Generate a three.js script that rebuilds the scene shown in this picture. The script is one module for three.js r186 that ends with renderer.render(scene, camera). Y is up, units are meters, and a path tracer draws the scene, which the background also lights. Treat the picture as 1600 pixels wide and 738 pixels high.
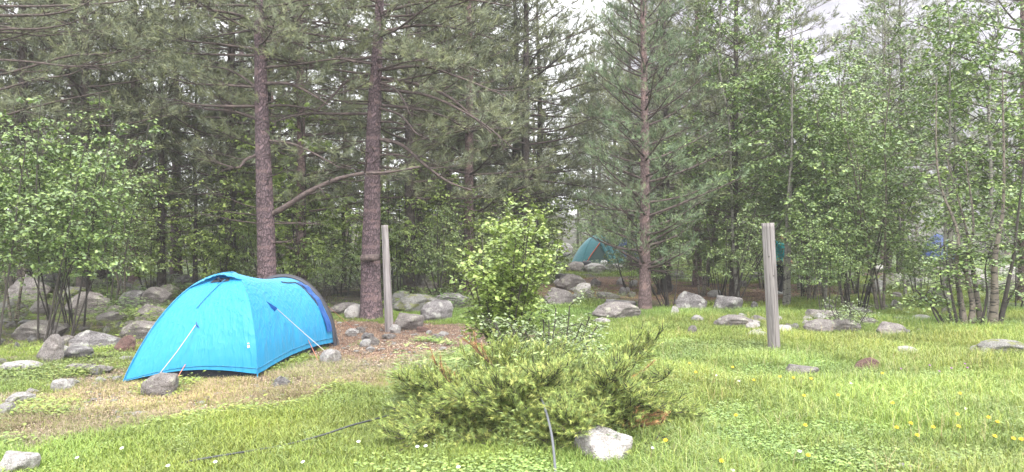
import * as THREE from 'three';
import { mergeGeometries } from 'three/addons/utils/BufferGeometryUtils.js';
import { MarchingCubes } from 'three/addons/objects/MarchingCubes.js';

// ---------------------------------------------------------------- camera, sky, sun, exposure
const EYE = 1.6, F = 1232, CX = 800, CY = 369;            // focal length and centre of the 1600 x 738 photograph
const scene = new THREE.Scene();
const camera = new THREE.PerspectiveCamera(2 * Math.atan(369 / F) * 180 / Math.PI, 1600 / 738, 0.1, 900);
camera.position.set(0, EYE, 0);
camera.lookAt(0, EYE, -10);
const renderer = new THREE.WebGLRenderer({ antialias: true });
renderer.toneMapping = THREE.LinearToneMapping;
renderer.toneMappingExposure = 4.4;
renderer.shadowMap.enabled = true;
{ // bright even overcast
  const W = 128, H = 64, d = new Float32Array(W * H * 4);
  for (let j = 0; j < H; j++) for (let i = 0; i < W; i++) {
    const el = ((j + 0.5) / H - 0.5) * Math.PI, s = Math.max(0, Math.sin(el));
    const v = el < 0 ? 0.28 : 0.82 + 0.42 * s + 0.05 * Math.sin(i / W * Math.PI * 6 + 3 * s) * Math.sin(s * 7);
    const o = (j * W + i) * 4; d[o] = v * 0.985; d[o + 1] = v; d[o + 2] = v * 1.03; d[o + 3] = 1;
  }
  const t = new THREE.DataTexture(d, W, H, THREE.RGBAFormat, THREE.FloatType);
  t.mapping = THREE.EquirectangularReflectionMapping; t.magFilter = t.minFilter = THREE.LinearFilter; t.needsUpdate = true;
  scene.background = t; scene.environment = t;
}
const sun = new THREE.DirectionalLight(new THREE.Color(1, 0.955, 0.88), 1.5);
sun.position.set(14, 46, 16); sun.target.position.set(0, 0, -12);
sun.castShadow = true; sun.shadow.radius = 24; sun.shadow.mapSize.set(2048, 2048);
Object.assign(sun.shadow.camera, { left: -45, right: 45, top: 45, bottom: -45, near: 1, far: 160 });
scene.add(sun, sun.target);
scene.fog = new THREE.FogExp2(new THREE.Color(0.96, 0.97, 1.0), 0.0014);

// ---------------------------------------------------------------- small tools
const V = (x, y, z) => new THREE.Vector3(x, y, z);
const rng = (a) => () => { a = (a + 0x6d2b79f5) | 0; let t = Math.imul(a ^ (a >>> 15), 1 | a); t = (t + Math.imul(t ^ (t >>> 7), 61 | t)) ^ t; return ((t ^ (t >>> 14)) >>> 0) / 4294967296; };
const lerp = (a, b, t) => a + (b - a) * t, clamp = (x, a = 0, b = 1) => Math.min(b, Math.max(a, x));
const sstep = (a, b, x) => { const t = clamp((x - a) / (b - a)); return t * t * (3 - 2 * t); };
const hash3 = (i, j, k) => { let h = Math.imul(i, 374761393) ^ Math.imul(j, 668265263) ^ Math.imul(k, 1274126177); h = Math.imul(h ^ (h >>> 13), 1274126177); return ((h ^ (h >>> 16)) >>> 0) / 4294967296; };
function noise3(x, y, z) {                                   // value noise 0..1
  const i = Math.floor(x), j = Math.floor(y), k = Math.floor(z), f = (t) => t * t * (3 - 2 * t), u = f(x - i), v = f(y - j), w = f(z - k);
  const c = (a, b, d) => hash3(i + a, j + b, k + d);
  return lerp(lerp(lerp(c(0, 0, 0), c(1, 0, 0), u), lerp(c(0, 1, 0), c(1, 1, 0), u), v), lerp(lerp(c(0, 0, 1), c(1, 0, 1), u), lerp(c(0, 1, 1), c(1, 1, 1), u), v), w);
}
const fbm = (x, y, z, o = 4) => { let s = 0, a = 0.5, n = 0; for (let i = 0; i < o; i++) { s += a * noise3(x, y, z); n += a; a *= 0.5; x = x * 2.03 + 11.3; y = y * 2.03 + 5.1; z = z * 2.03 + 7.7; } return s / n; };
// the lie of the land: almost level in the clearing, slowly rising in the wood
function ground(x, z) {
  const d = Math.hypot(x, z);
  let h = (fbm(x * 0.5, z * 0.5, 3, 3) - 0.5) * 0.1 * sstep(4, 12, d);
  h += Math.max(0, -z - 46) * 0.035;
  h += sstep(14, 40, d) * (fbm(x * 0.12, z * 0.12, 9, 3) - 0.5) * 0.5;
  return h;
}
const spot = (px, py) => { const d = F * EYE / (py - CY); return [(px - CX) / F * d, -d]; };   // where a point of level ground lies
const atDepth = (px, d) => [(px - CX) / F * d, -d];
const lift = (py, d) => EYE - (py - CY) / F * d;              // height above datum
const on = (x, z, dy = 0) => V(x, ground(x, z) + dy, z);
const used = new Map();
const numbered = (n) => { const k = used.get(n) ?? 0; used.set(n, k + 1); return k ? `${n}_${String(k).padStart(3, '0')}` : n; };
function tag(o, label, category, group, kind) {
  o.userData = { label, category };
  if (group) o.userData.group = group;
  if (kind) o.userData.kind = kind;
  return o;
}
function thing(name, label, category, pos = V(0, 0, 0), turn = 0, group) {
  const o = new THREE.Group(); o.name = numbered(name); o.position.copy(pos); o.rotation.y = turn; scene.add(o);
  return tag(o, label, category, group);
}
function part(name, geo, mat, parent) {
  const m = new THREE.Mesh(geo, mat); m.name = name; m.castShadow = m.receiveShadow = true; parent.add(m); if (/^(boughs|limbs|dead_branches|twigs|branches)$/.test(name)) m.userData.kind = 'stuff'; return m;
}
function solo(name, geo, mat, label, category, group) {
  const m = part(numbered(name), geo, mat, scene); return tag(m, label, category, group);
}
function structure(name, geo, mat, label) { const m = part(numbered(name), geo, mat, scene); m.userData = { kind: 'structure', label }; return m; }
function copyOf(o, label, group) {
  const c = o.clone(); c.name = numbered(o.name.replace(/_\d{3}$/, '')); scene.add(c);
  c.userData = { ...o.userData }; if (label) c.userData.label = label; if (group) c.userData.group = group; else delete c.userData.group;
  return c;
}
class Geo {
  constructor() { this.p = []; this.uv = []; this.c = []; this.i = []; this.n = 0; }
  v(x, y, z, u = 0, w = 0, c) { this.p.push(x, y, z); this.uv.push(u, w); if (c) this.c.push(c[0], c[1], c[2]); return this.n++; }
  tri(a, b, c) { this.i.push(a, b, c); }
  quad(a, b, c, d) { this.i.push(a, b, c, a, c, d); }
  tube(pts, rad, seg = 6, col, wob) {                           // pts: Vector3[], rad: number[] or function of t
    const n = pts.length, t = V(0, 0, 0), nx = V(0, 0, 0), bx = V(0, 0, 0);
    let ref = null, len = 0, prev = null;
    for (let k = 0; k < n; k++) {
      t.subVectors(pts[Math.min(n - 1, k + 1)], pts[Math.max(0, k - 1)]).normalize();
      if (!ref) ref = Math.abs(t.y) > 0.7 ? V(0, 0, -1) : V(0, 1, 0);
      nx.copy(ref).addScaledVector(t, -ref.dot(t)).normalize(); ref = nx.clone(); bx.crossVectors(t, nx);
      const r = typeof rad === 'function' ? rad(k / (n - 1)) : rad[k], ring = [];
      if (k) len += pts[k].distanceTo(pts[k - 1]);
      for (let s = 0; s <= seg; s++) {
        const a = s / seg * Math.PI * 2, rr = wob ? wob(r, s === seg ? 0 : a, len, k) : r, cx = Math.cos(a) * rr, sx = Math.sin(a) * rr;
        ring.push(this.v(pts[k].x + nx.x * cx + bx.x * sx, pts[k].y + nx.y * cx + bx.y * sx, pts[k].z + nx.z * cx + bx.z * sx, s / seg * Math.max(1, Math.round(r * 6.283 / 0.35)) * 0.35, len, col));
      }
      if (prev) for (let s = 0; s < seg; s++) this.quad(prev[s], ring[s], ring[s + 1], prev[s + 1]);
      prev = ring;
    }
    const e = this.v(pts[n - 1].x, pts[n - 1].y, pts[n - 1].z, 0, len, col); for (let s = 0; s < seg; s++) this.tri(prev[s], e, prev[s + 1]);
    return this;
  }
  box(cx, cy, cz, w, h, d, m) {
    const b = new THREE.BoxGeometry(w, h, d); if (m) b.applyMatrix4(m); b.translate(cx, cy, cz);
    const p = b.attributes.position, o = this.n; for (let k = 0; k < p.count; k++) this.v(p.getX(k), p.getY(k), p.getZ(k), b.attributes.uv.getX(k), b.attributes.uv.getY(k));
    for (const k of b.index.array) this.i.push(k + o); return this;
  }
  add(g, m) {
    const q = m ? g.clone().applyMatrix4(m) : g, p = q.attributes.position, o = this.n, uv = q.attributes.uv;
    for (let k = 0; k < p.count; k++) this.v(p.getX(k), p.getY(k), p.getZ(k), uv ? uv.getX(k) : 0, uv ? uv.getY(k) : 0);
    if (q.index) for (const k of q.index.array) this.i.push(k + o); else for (let k = 0; k < p.count; k++) this.i.push(k + o);
    return this;
  }
  leaf(p, d, up, L, Wd, c, fold = 0.25, c2) {                   // a folded leaf blade
    const sx = d.y * up.z - d.z * up.y, sy = d.z * up.x - d.x * up.z, sz = d.x * up.y - d.y * up.x, l = Math.hypot(sx, sy, sz) || 1, w = Wd / 2 / l, f = Wd * fold, m = L * 0.45;
    const b = this.v(p.x, p.y, p.z, 0, 0, c), e = this.v(p.x + d.x * L, p.y + d.y * L, p.z + d.z * L, 0, 1, c2 || c);
    const a1 = this.v(p.x + d.x * m + sx * w + up.x * f, p.y + d.y * m + sy * w + up.y * f, p.z + d.z * m + sz * w + up.z * f, 0, 0, c);
    const a2 = this.v(p.x + d.x * m - sx * w + up.x * f, p.y + d.y * m - sy * w + up.y * f, p.z + d.z * m - sz * w + up.z * f, 0, 0, c);
    this.tri(b, a1, e); this.tri(b, e, a2);
  }
  build(smooth = true) {
    const g = new THREE.BufferGeometry();
    g.setAttribute('position', new THREE.Float32BufferAttribute(this.p, 3));
    g.setAttribute('uv', new THREE.Float32BufferAttribute(this.uv, 2));
    if (this.c.length === this.p.length) g.setAttribute('color', new THREE.Float32BufferAttribute(this.c, 3));
    g.setIndex(this.i);
    if (smooth) g.computeVertexNormals();
    return g;
  }
}
const curve = (pts, n) => new THREE.CatmullRomCurve3(pts).getPoints(n);

// ---------------------------------------------------------------- materials
function tex(w, h, f, rx = 1, ry = 1, srgb = true) {             // f(u, v) -> [r,g,b] 0..1 (display values when srgb)
  const d = new Uint8Array(w * h * 4);
  for (let j = 0; j < h; j++) for (let i = 0; i < w; i++) { const c = f(i / w, j / h), o = (j * w + i) * 4; d[o] = clamp(c[0]) * 255; d[o + 1] = clamp(c[1]) * 255; d[o + 2] = clamp(c[2]) * 255; d[o + 3] = 255; }
  const t = new THREE.DataTexture(d, w, h); t.wrapS = t.wrapT = THREE.RepeatWrapping; t.magFilter = THREE.LinearFilter; t.minFilter = THREE.LinearFilter; t.repeat.set(rx, ry); t.needsUpdate = true;
  if (srgb) t.colorSpace = THREE.SRGBColorSpace;
  return t;
}
// periodic value noise for textures
function pnoise(u, v, nx, ny, s) { const x = u * nx, y = v * ny, i = Math.floor(x), j = Math.floor(y), f = (t) => t * t * (3 - 2 * t), a = f(x - i), b = f(y - j), c = (p, q) => hash3(((i + p) % nx + nx) % nx, ((j + q) % ny + ny) % ny, s); return lerp(lerp(c(0, 0), c(1, 0), a), lerp(c(0, 1), c(1, 1), a), b); }
const pfbm = (u, v, nx, ny, s, o = 4) => { let r = 0, a = 0.5, n = 0; for (let k = 0; k < o; k++) { r += a * pnoise(u, v, nx, ny, s + k); n += a; a *= 0.55; nx *= 2; ny *= 2; } return r / n; };
// plates: distance to the nearest border of stretched cells
function cells(u, v, nx, ny, s) {
  const x = u * nx, y = v * ny, i = Math.floor(x), j = Math.floor(y); let a = 9, b = 9, id = 0;
  for (let p = -1; p <= 1; p++) for (let q = -1; q <= 1; q++) {
    const ii = ((i + p) % nx + nx) % nx, jj = ((j + q) % ny + ny) % ny, dx = i + p + hash3(ii, jj, s) - x, dy = j + q + hash3(ii, jj, s + 1) - y, d = Math.hypot(dx, dy);
    if (d < a) { b = a; a = d; id = hash3(ii, jj, s + 2); } else if (d < b) b = d;
  }
  return [b - a, id];
}
const barkH = (u, v) => { const w = (pfbm(u, v, 9, 9, 3, 5) - 0.5) * 0.12, c = cells(u + w, v + w, 19, 8, 17), f = 1 - Math.abs(pfbm(u + w * 0.5, v, 26, 7, 51, 3) * 2 - 1); return sstep(0, 0.5, c[0]) * (0.3 + 0.25 * c[1]) + 0.3 * (1 - f * f) + 0.35 * pfbm(u, v, 36, 30, 8); };
const barkBump = tex(512, 512, (u, v) => { const h = barkH(u, v); return [h, h, h]; }, 1 / 0.7, 1 / 0.7, false);
const barkMap = (lo, hi, third) => tex(512, 512, (u, v) => { const h = barkH(u, v), q = pfbm(u, v, 5, 7, 40), k = clamp(h * 0.9 + 0.15 * (q - 0.5)), p = sstep(0.55, 0.72, q) * 0.5; return [0, 1, 2].map((n) => lerp(lerp(lo[n], hi[n], k), third[n], p)); }, 1 / 0.7, 1 / 0.7);
const std = (o) => new THREE.MeshStandardMaterial({ roughness: 0.9, metalness: 0, ...o });
const granite = (base, dark, lichen, s) => tex(512, 512, (u, v) => {
  const big = pfbm(u, v, 3, 3, s), sp = pnoise(u, v, 90, 90, s + 5), sp2 = pnoise(u, v, 170, 170, s + 9), li = sstep(0.54, 0.68, pfbm(u, v, 7, 7, s + 20, 5)), st = sstep(0.5, 0.75, pfbm(u, v, 4, 9, s + 31, 5));
  return [0, 1, 2].map((n) => { let c = lerp(base[n], base[n] * 0.78, big); c = lerp(c, dark[n], st * 0.6); c += (sp - 0.5) * 0.2 + (sp2 > 0.83 ? -0.16 : 0); return lerp(c, lichen[n], li * 0.65); });
});
const rockBump = tex(512, 512, (u, v) => { const h = pfbm(u, v, 7, 7, 77, 6) * 0.75 + pnoise(u, v, 120, 120, 4) * 0.25; return [h, h, h]; }, 1, 1, false);
const rockMat = (map, o = {}) => std({ map, bumpMap: rockBump, bumpScale: 0.06, roughness: 0.92, ...o });
const M = {
  bark: std({ map: barkMap([0.19, 0.15, 0.16], [0.54, 0.455, 0.475], [0.54, 0.44, 0.43]), bumpMap: barkBump, bumpScale: 0.03 }),
  barkRed: std({ map: barkMap([0.25, 0.2, 0.195], [0.6, 0.51, 0.505], [0.58, 0.475, 0.45]), bumpMap: barkBump, bumpScale: 0.018 }),
  barkDark: std({ map: barkMap([0.15, 0.13, 0.12], [0.38, 0.335, 0.32], [0.36, 0.33, 0.28]), bumpMap: barkBump, bumpScale: 0.02 }),
  limb: std({ map: barkMap([0.22, 0.185, 0.18], [0.44, 0.385, 0.37], [0.42, 0.36, 0.34]), bumpMap: barkBump, bumpScale: 0.006 }),
  birchBark: std({ map: tex(256, 512, (u, v) => { const l = sstep(0.62, 0.7, pfbm(u, v, 3, 40, 5, 3)), q = pfbm(u, v, 4, 6, 9), b = sstep(0.6, 0.7, pfbm(u, v, 3, 5, 31)); const c = 0.56 - 0.16 * q; return [lerp(c, 0.2, Math.max(l, b)), lerp(c * 0.97, 0.18, Math.max(l, b)), lerp(c * 0.9, 0.17, Math.max(l, b))]; }, 1 / 0.35, 1 / 0.8), roughness: 0.75 }),
  stem: std({ map: tex(128, 256, (u, v) => { const q = pfbm(u, v, 4, 20, 15), c = 0.15 + 0.17 * q; return [c, c * 0.92, c * 0.85]; }, 4, 2) }),
  stemPale: std({ map: tex(128, 256, (u, v) => { const q = pfbm(u, v, 4, 14, 19), l = sstep(0.6, 0.68, pfbm(u, v, 2, 26, 55)), c = lerp(0.31 + 0.2 * q, 0.19, l); return [c, c * 0.92, c * 0.83]; }, 4, 1.5) }),
  needle: std({ vertexColors: true, roughness: 0.65, side: THREE.DoubleSide }),
  leaf: new THREE.MeshPhysicalMaterial({ vertexColors: true, roughness: 0.48, transmission: 0.42, thickness: 0, side: THREE.DoubleSide }),
  grass: new THREE.MeshPhysicalMaterial({ vertexColors: true, roughness: 0.68, transmission: 0.3, thickness: 0, side: THREE.DoubleSide }),
  dry: std({ vertexColors: true, roughness: 0.9, side: THREE.DoubleSide }),
  rockPale: rockMat(granite([0.74, 0.72, 0.71], [0.5, 0.47, 0.45], [0.8, 0.8, 0.77], 11)),
  rockGrey: rockMat(granite([0.53, 0.51, 0.51], [0.31, 0.295, 0.295], [0.66, 0.66, 0.63], 23)),
  rockWarm: rockMat(granite([0.56, 0.53, 0.515], [0.33, 0.305, 0.29], [0.6, 0.6, 0.53], 37)),
  rockRed: rockMat(granite([0.48, 0.36, 0.33], [0.32, 0.24, 0.23], [0.5, 0.42, 0.38], 51)),
  rockMoss: rockMat(granite([0.56, 0.55, 0.53], [0.34, 0.33, 0.31], [0.42, 0.44, 0.2], 63)),
};

// ---------------------------------------------------------------- the ground
const seg2 = (pts) => pts.map(([a, b]) => spot(a, b));
function distTo(line, x, z) {
  let best = 1e9;
  for (let k = 0; k + 1 < line.length; k++) {
    const [ax, az] = line[k], [bx, bz] = line[k + 1], dx = bx - ax, dz = bz - az, t = clamp(((x - ax) * dx + (z - az) * dz) / (dx * dx + dz * dz));
    best = Math.min(best, Math.hypot(x - ax - dx * t, z - az - dz * t));
  }
  return best;
}
const pathLine = seg2([[-260, 690], [0, 648], [190, 616], [400, 604], [500, 590], [575, 572], [620, 552]]);
const litterLine = seg2([[545, 518], [610, 530], [700, 525]]), litterLine2 = seg2([[870, 455], [940, 446], [990, 440]]), litterLine3 = seg2([[1080, 462], [1170, 450], [1230, 452]]), litterLine4 = seg2([[1330, 430], [1420, 428], [1500, 426]]);
const leftStones = seg2([[-100, 600], [120, 575], [200, 560]]);
function zones(x, z) {
  const w = (fbm(x * 1.7, 2, z * 1.7, 4) - 0.5), d = -z;
  const path = sstep(1.5, 0.7, distTo(pathLine, x, z) + w * 1.7) * sstep(4.5, 5.5, d);
  const lit = Math.max(sstep(2.5, 1.3, distTo(litterLine, x, z) + w * 1.6), sstep(3.2, 1.6, distTo(litterLine2, x, z) + w * 2), sstep(3.4, 1.4, distTo(litterLine3, x, z) + w * 2), sstep(3.4, 1.6, distTo(litterLine4, x, z) + w * 2));
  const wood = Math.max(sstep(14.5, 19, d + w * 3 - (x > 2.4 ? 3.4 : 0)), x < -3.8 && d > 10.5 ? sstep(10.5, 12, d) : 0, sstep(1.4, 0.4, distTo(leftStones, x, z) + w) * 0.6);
  const dry = sstep(0.55, 0.68, fbm(x * 0.55, 40, z * 0.55, 4)) * 0.8;
  const stony = x < -2.6 && d > 7.6 ? sstep(7.6, 9, d) * sstep(-2.6, -3.6, x) * 0.75 : 0;
  return { path, lit, wood, dry, stony };
}
{
  const g = new Geo(), NX = 240, NZ = 230, col = [];
  const xs = (i) => { const t = i / NX * 2 - 1; return Math.sign(t) * (Math.abs(t) * 22 + Math.pow(Math.abs(t), 6) * 320); };
  const zs = (j) => { const t = j / NZ; return 8 - t * 48 - Math.pow(t, 7) * 380 - (t < 0 ? 0 : 0); };
  for (let j = 0; j <= NZ; j++) for (let i = 0; i <= NX; i++) {
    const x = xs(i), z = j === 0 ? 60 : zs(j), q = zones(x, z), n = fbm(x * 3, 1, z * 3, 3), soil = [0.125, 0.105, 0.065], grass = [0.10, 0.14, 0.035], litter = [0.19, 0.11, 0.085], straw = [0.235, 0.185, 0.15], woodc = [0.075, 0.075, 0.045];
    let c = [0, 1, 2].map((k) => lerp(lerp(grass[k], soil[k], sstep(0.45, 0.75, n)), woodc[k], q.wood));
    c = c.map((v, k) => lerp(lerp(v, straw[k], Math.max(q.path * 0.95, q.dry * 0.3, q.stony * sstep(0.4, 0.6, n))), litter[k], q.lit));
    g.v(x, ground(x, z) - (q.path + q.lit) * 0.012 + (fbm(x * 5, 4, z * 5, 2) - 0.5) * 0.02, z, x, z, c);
    if (i && j) { const a = (j - 1) * (NX + 1) + i - 1; g.quad(a, a + 1, a + NX + 2, a + NX + 1); }
  }
  const soilMap = tex(1024, 1024, (u, v) => { const a = pfbm(u, v, 14, 14, 3, 6), f = pnoise(u, v, 240, 150, 9), s = pnoise(u, v, 120, 330, 21), k = 0.52 + 0.36 * a + 0.3 * (f - 0.5) + 0.34 * (s > 0.8 ? 1 : 0) - 0.2 * (pnoise(u, v, 200, 200, 33) > 0.78 ? 1 : 0); return [k, k * 0.985, k * 0.95]; }, 0.5, 0.5);
  const soilBump = tex(1024, 1024, (u, v) => { const h = pfbm(u, v, 24, 24, 6, 5) * 0.6 + pnoise(u, v, 240, 150, 9) * 0.2 + pnoise(u, v, 120, 330, 21) * 0.2; return [h, h, h]; }, 0.5, 0.5, false);
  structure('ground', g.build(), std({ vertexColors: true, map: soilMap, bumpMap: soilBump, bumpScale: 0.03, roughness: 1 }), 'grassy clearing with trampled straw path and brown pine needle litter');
}
{ // the pale rock face far above the trees
  const g = new Geo(), NX = 90, NY = 60;
  for (let j = 0; j <= NY; j++) for (let i = 0; i <= NX; i++) {
    const u = i / NX, v = j / NY, x = 44 + u * 330, prof = 60 + 95 * sstep(0, 0.12, u) + 40 * fbm(u * 6, 1, 3, 3), y = -8 + v * prof, ridge = fbm(u * 30, v * 4, 5, 4), step = Math.floor(v * 9 + fbm(u * 8, v * 2, 8, 3) * 3);
    g.v(x + (fbm(u * 20, v * 14, 2) - 0.5) * 10, y, -255 - v * 60 - step * 3 + ridge * 26 + (u < 0.08 ? (0.08 - u) * 260 : 0) * -1, u * 30, v * 20);
    if (i && j) { const a = (j - 1) * (NX + 1) + i - 1; g.quad(a, a + 1, a + NX + 2, a + NX + 1); }
  }
  structure('mountain', g.build(), std({ map: granite([0.52, 0.5, 0.56], [0.42, 0.4, 0.45], [0.5, 0.51, 0.5], 91), roughness: 1 }), 'pale grey rock face high above the trees at the right');
}

// ---------------------------------------------------------------- rocks
function rockGeo(seed, cuts, rough, flat = []) {
  const g = new THREE.IcosahedronGeometry(1, 11), p = g.attributes.position, r = rng(seed), planes = [];
  planes.push(...flat); for (let k = 0; k < cuts; k++) { const n = V(r() * 2 - 1, (r() * 2 - 1) * 0.8, r() * 2 - 1).normalize(); planes.push([n, 0.58 + 0.32 * r()]); }
  const q = V(0, 0, 0);
  for (let k = 0; k < p.count; k++) {
    q.fromBufferAttribute(p, k);
    const n = fbm(q.x * 1.2 + seed, q.y * 1.2, q.z * 1.2, 3) - 0.5; q.multiplyScalar(1 + n * 0.5);
    for (const [m, d] of planes) { const s = q.dot(m) - d; if (s > 0) q.addScaledVector(m, -s * 0.9); }
    q.multiplyScalar(1 + (fbm(q.x * 4 + seed, q.y * 4, q.z * 4, 4) - 0.5) * rough);
    p.setXYZ(k, q.x, q.y, q.z);
  }
  const merged = g; merged.computeVertexNormals();
  // smooth normals across shared corners
  const map = new Map(), nn = merged.attributes.normal;
  for (let k = 0; k < p.count; k++) { const key = `${p.getX(k).toFixed(4)},${p.getY(k).toFixed(4)},${p.getZ(k).toFixed(4)}`; const a = map.get(key) ?? [0, 0, 0]; a[0] += nn.getX(k); a[1] += nn.getY(k); a[2] += nn.getZ(k); map.set(key, a); }
  const uv = merged.attributes.uv;
  for (let k = 0; k < p.count; k++) {
    const key = `${p.getX(k).toFixed(4)},${p.getY(k).toFixed(4)},${p.getZ(k).toFixed(4)}`, a = map.get(key), l = Math.hypot(...a) || 1; nn.setXYZ(k, a[0] / l, a[1] / l, a[2] / l);
  }
  for (let k = 0; k < p.count; k += 3) { // box mapping by face
    const a = V(0, 0, 0).fromBufferAttribute(p, k), b = V(0, 0, 0).fromBufferAttribute(p, k + 1), c = V(0, 0, 0).fromBufferAttribute(p, k + 2), n = a.clone().normalize(), ax = Math.abs(n.x), ay = Math.abs(n.y), az = Math.abs(n.z);
    [a, b, c].forEach((w, m) => uv.setXY(k + m, (ay > ax && ay > az ? w.x : ax > az ? w.z : w.x) * 0.45, (ay > ax && ay > az ? w.z : w.y) * 0.45));
  }
  return merged;
}
const ROCKS = [rockGeo(3, 5, 0.16), rockGeo(11, 9, 0.16), rockGeo(19, 14, 0.15), rockGeo(27, 8, 0.2), rockGeo(35, 17, 0.14), rockGeo(43, 12, 0.2), rockGeo(51, 7, 0.15), rockGeo(59, 22, 0.16), rockGeo(67, 9, 0.12, [[V(0.1, 0.88, 0.46).normalize(), 0.3], [V(-0.9, 0.2, 0.2).normalize(), 0.6], [V(0.85, 0, 0.5).normalize(), 0.62]])];
const stonesAt = [];
const RM = { p: M.rockPale, g: M.rockGrey, w: M.rockWarm, r: M.rockRed, m: M.rockMoss };
// a stone whose outline in level view is w x h pixels wide with its foot at (px, py)
function stone(px, py, w, h, shape, tone, label, opt = {}) {
  const [x, z0] = opt.d ? atDepth(px, opt.d) : spot(px, py), d = -z0, sx = w / F * d / 2, sy = h / F * d / 2, dz = (opt.deep ?? 0.9) * Math.max(sx, sy * 0.8), z = z0 - dz * 0.55;
  const name = opt.name ?? (w / F * d > 0.42 ? 'boulder' : 'stone'), m = part(numbered(name), ROCKS[shape], RM[tone], scene);
  m.scale.set(sx * 1.15, sy * 1.55, dz * 1.1); m.rotation.y = opt.turn ?? (hash3(px | 0, py | 0, 5) - 0.5) * 1.2;
  m.position.set(x, (opt.y ?? ground(x, z)) + sy * 0.55, z);
  stonesAt.push([x, z, sx, dz]);
  return tag(m, label, name, opt.group);
}
// near and left
stone(20, 744, 58, 40, 2, 'p', 'whitish boulder with rusty patch at the lower left corner');
stone(247, 615, 56, 31, 0, 'w', 'rounded grey stone holding the guy line in front of the blue tent', { turn: 0.2 });
stone(90, 610, 36, 17, 4, 'p', 'white stone with split face on the path at the far left');
stone(110, 601, 22, 10, 5, 'p', 'small white stone touching the split white stone on the path');
stone(48, 614, 18, 9, 1, 'p', 'small pale stone between the white split stone and left edge');
stone(27, 630, 34, 16, 3, 'p', 'pale flat topped stone in the row at the left edge');
stone(6, 648, 24, 18, 0, 'p', 'rounded pale stone cut by the left edge, lowest of its row');
stone(440, 604, 26, 13, 1, 'g', 'small grey stone on the dry grass in front of the tent corner');
stone(515, 569, 30, 20, 0, 'p', 'white rounded stone holding the right guy line of the blue tent');
stone(549, 525, 18, 10, 3, 'p', 'small white stone on needle litter just right of the tent hoop');
stone(562, 519, 17, 8, 4, 'w', 'small brownish stone beside the white one right of the hoop');
stone(573, 533, 20, 13, 2, 'g', 'topmost dark stone of the little heap below the pine');
stone(582, 542, 17, 14, 1, 'w', 'right hand stone of the little heap below the pine');
stone(570, 544, 18, 11, 0, 'p', 'left hand pale stone of the little heap below the pine');
stone(578, 551, 12, 6, 3, 'p', 'smallest pale chip in front of the little stone heap');
stone(606, 530, 24, 6, 4, 'w', 'flat grey stone lying on litter in front of the leaning post');
stone(618, 520, 16, 13, 5, 'p', 'white pointed stone touching the foot of the leaning post');
stone(637, 514, 46, 29, 2, 'w', 'pale boulder with sharp lit top edge right of the leaning post');
stone(681, 500, 54, 29, 0, 'g', 'rounded dark grey boulder to the right of the pale sharp boulder');
stone(659, 518, 22, 7, 4, 'r', 'flat brown stone at the foot of the pale sharp boulder');
stone(553, 497, 32, 21, 0, 'p', 'pale round stone against the left foot of the pine trunk');
stone(540, 489, 46, 15, 3, 'w', 'long grey stone behind the pale round stone beside pine');
stone(650, 489, 62, 26, 3, 'm', 'mossy long boulder behind the leaning post and pale boulder');
stone(657, 462, 48, 34, 1, 'w', 'upright pale boulder in the shade behind the mossy boulder');
stone(625, 478, 34, 22, 0, 'm', 'shaded round boulder between the pine trunk and upright boulder');
stone(702, 478, 50, 18, 3, 'g', 'long low boulder behind the leafy shrub on its left');
stone(693, 523, 14, 6, 1, 'p', 'small pale stone on litter near the juniper left of shrub');
stone(683, 530, 22, 6, 4, 'w', 'flat stone on litter nearest the juniper tip');
stone(670, 521, 9, 5, 0, 'p', 'tiny white stone on litter between boulders and juniper');
stone(951, 722, 96, 58, 8, 'p', 'lilac grey slab half hidden under the front of the juniper', { turn: 0.15, deep: 0.9 });
// left boulder field
stone(55, 532, 74, 28, 3, 'w', 'broad brown grey boulder behind the two thin stems at left', { name: 'boulder' });
stone(74, 568, 42, 42, 7, 'w', 'squarish pale boulder in front of the two thin stems');
stone(115, 564, 50, 24, 2, 'g', 'dark grey boulder right of the squarish pale boulder');
stone(140, 546, 64, 26, 1, 'g', 'smooth sloping slab like grey boulder left of the red stone');
stone(101, 544, 34, 18, 0, 'w', 'rounded boulder between thin stems and the smooth sloping one');
stone(192, 551, 36, 24, 7, 'r', 'dark reddish square stone behind the left corner of the tent');
stone(217, 532, 58, 26, 3, 'w', 'brown boulder above the reddish square stone by the tent');
stone(170, 503, 42, 14, 0, 'w', 'low rounded boulder alone on the green patch');
stone(20, 582, 62, 13, 4, 'p', 'flat pale slab at the left edge above the path');
stone(130, 582, 100, 9, 4, 'w', 'long flat slab sunk in the ground left of the tent', { deep: 0.5 });
stone(155, 596, 17, 8, 1, 'p', 'little pale stone at the end of long flat slab');
stone(181, 594, 13, 7, 0, 'p', 'little pale stone nearest the tent corner on the left');
stone(75, 604, 20, 5, 3, 'p', 'sliver of pale stone above the white split stone');
stone(233, 502, 46, 26, 1, 'w', 'grey boulder nearest the tent edge, above the brown boulder at left', { name: 'boulder' });
stone(205, 478, 40, 24, 0, 'g', 'rounded boulder in the second row just left of the thin dark pine', { name: 'boulder' });
stone(240, 478, 44, 26, 3, 'w', 'broad boulder at the very foot of the thin straight dark pine', { name: 'boulder' });
stone(222, 458, 40, 22, 2, 'm', 'angular boulder high in the heap left of the thin dark pine', { name: 'boulder' });
stone(262, 466, 34, 20, 5, 'w', 'boulder right of the foot of the thin straight dark pine', { name: 'boulder' });
stone(195, 458, 30, 16, 1, 'g', 'small boulder high in the heap above the alone low boulder', { name: 'boulder' });
stone(130, 492, 52, 32, 3, 'w', 'large boulder behind the thicket with green ground right of it', { name: 'boulder' });
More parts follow.
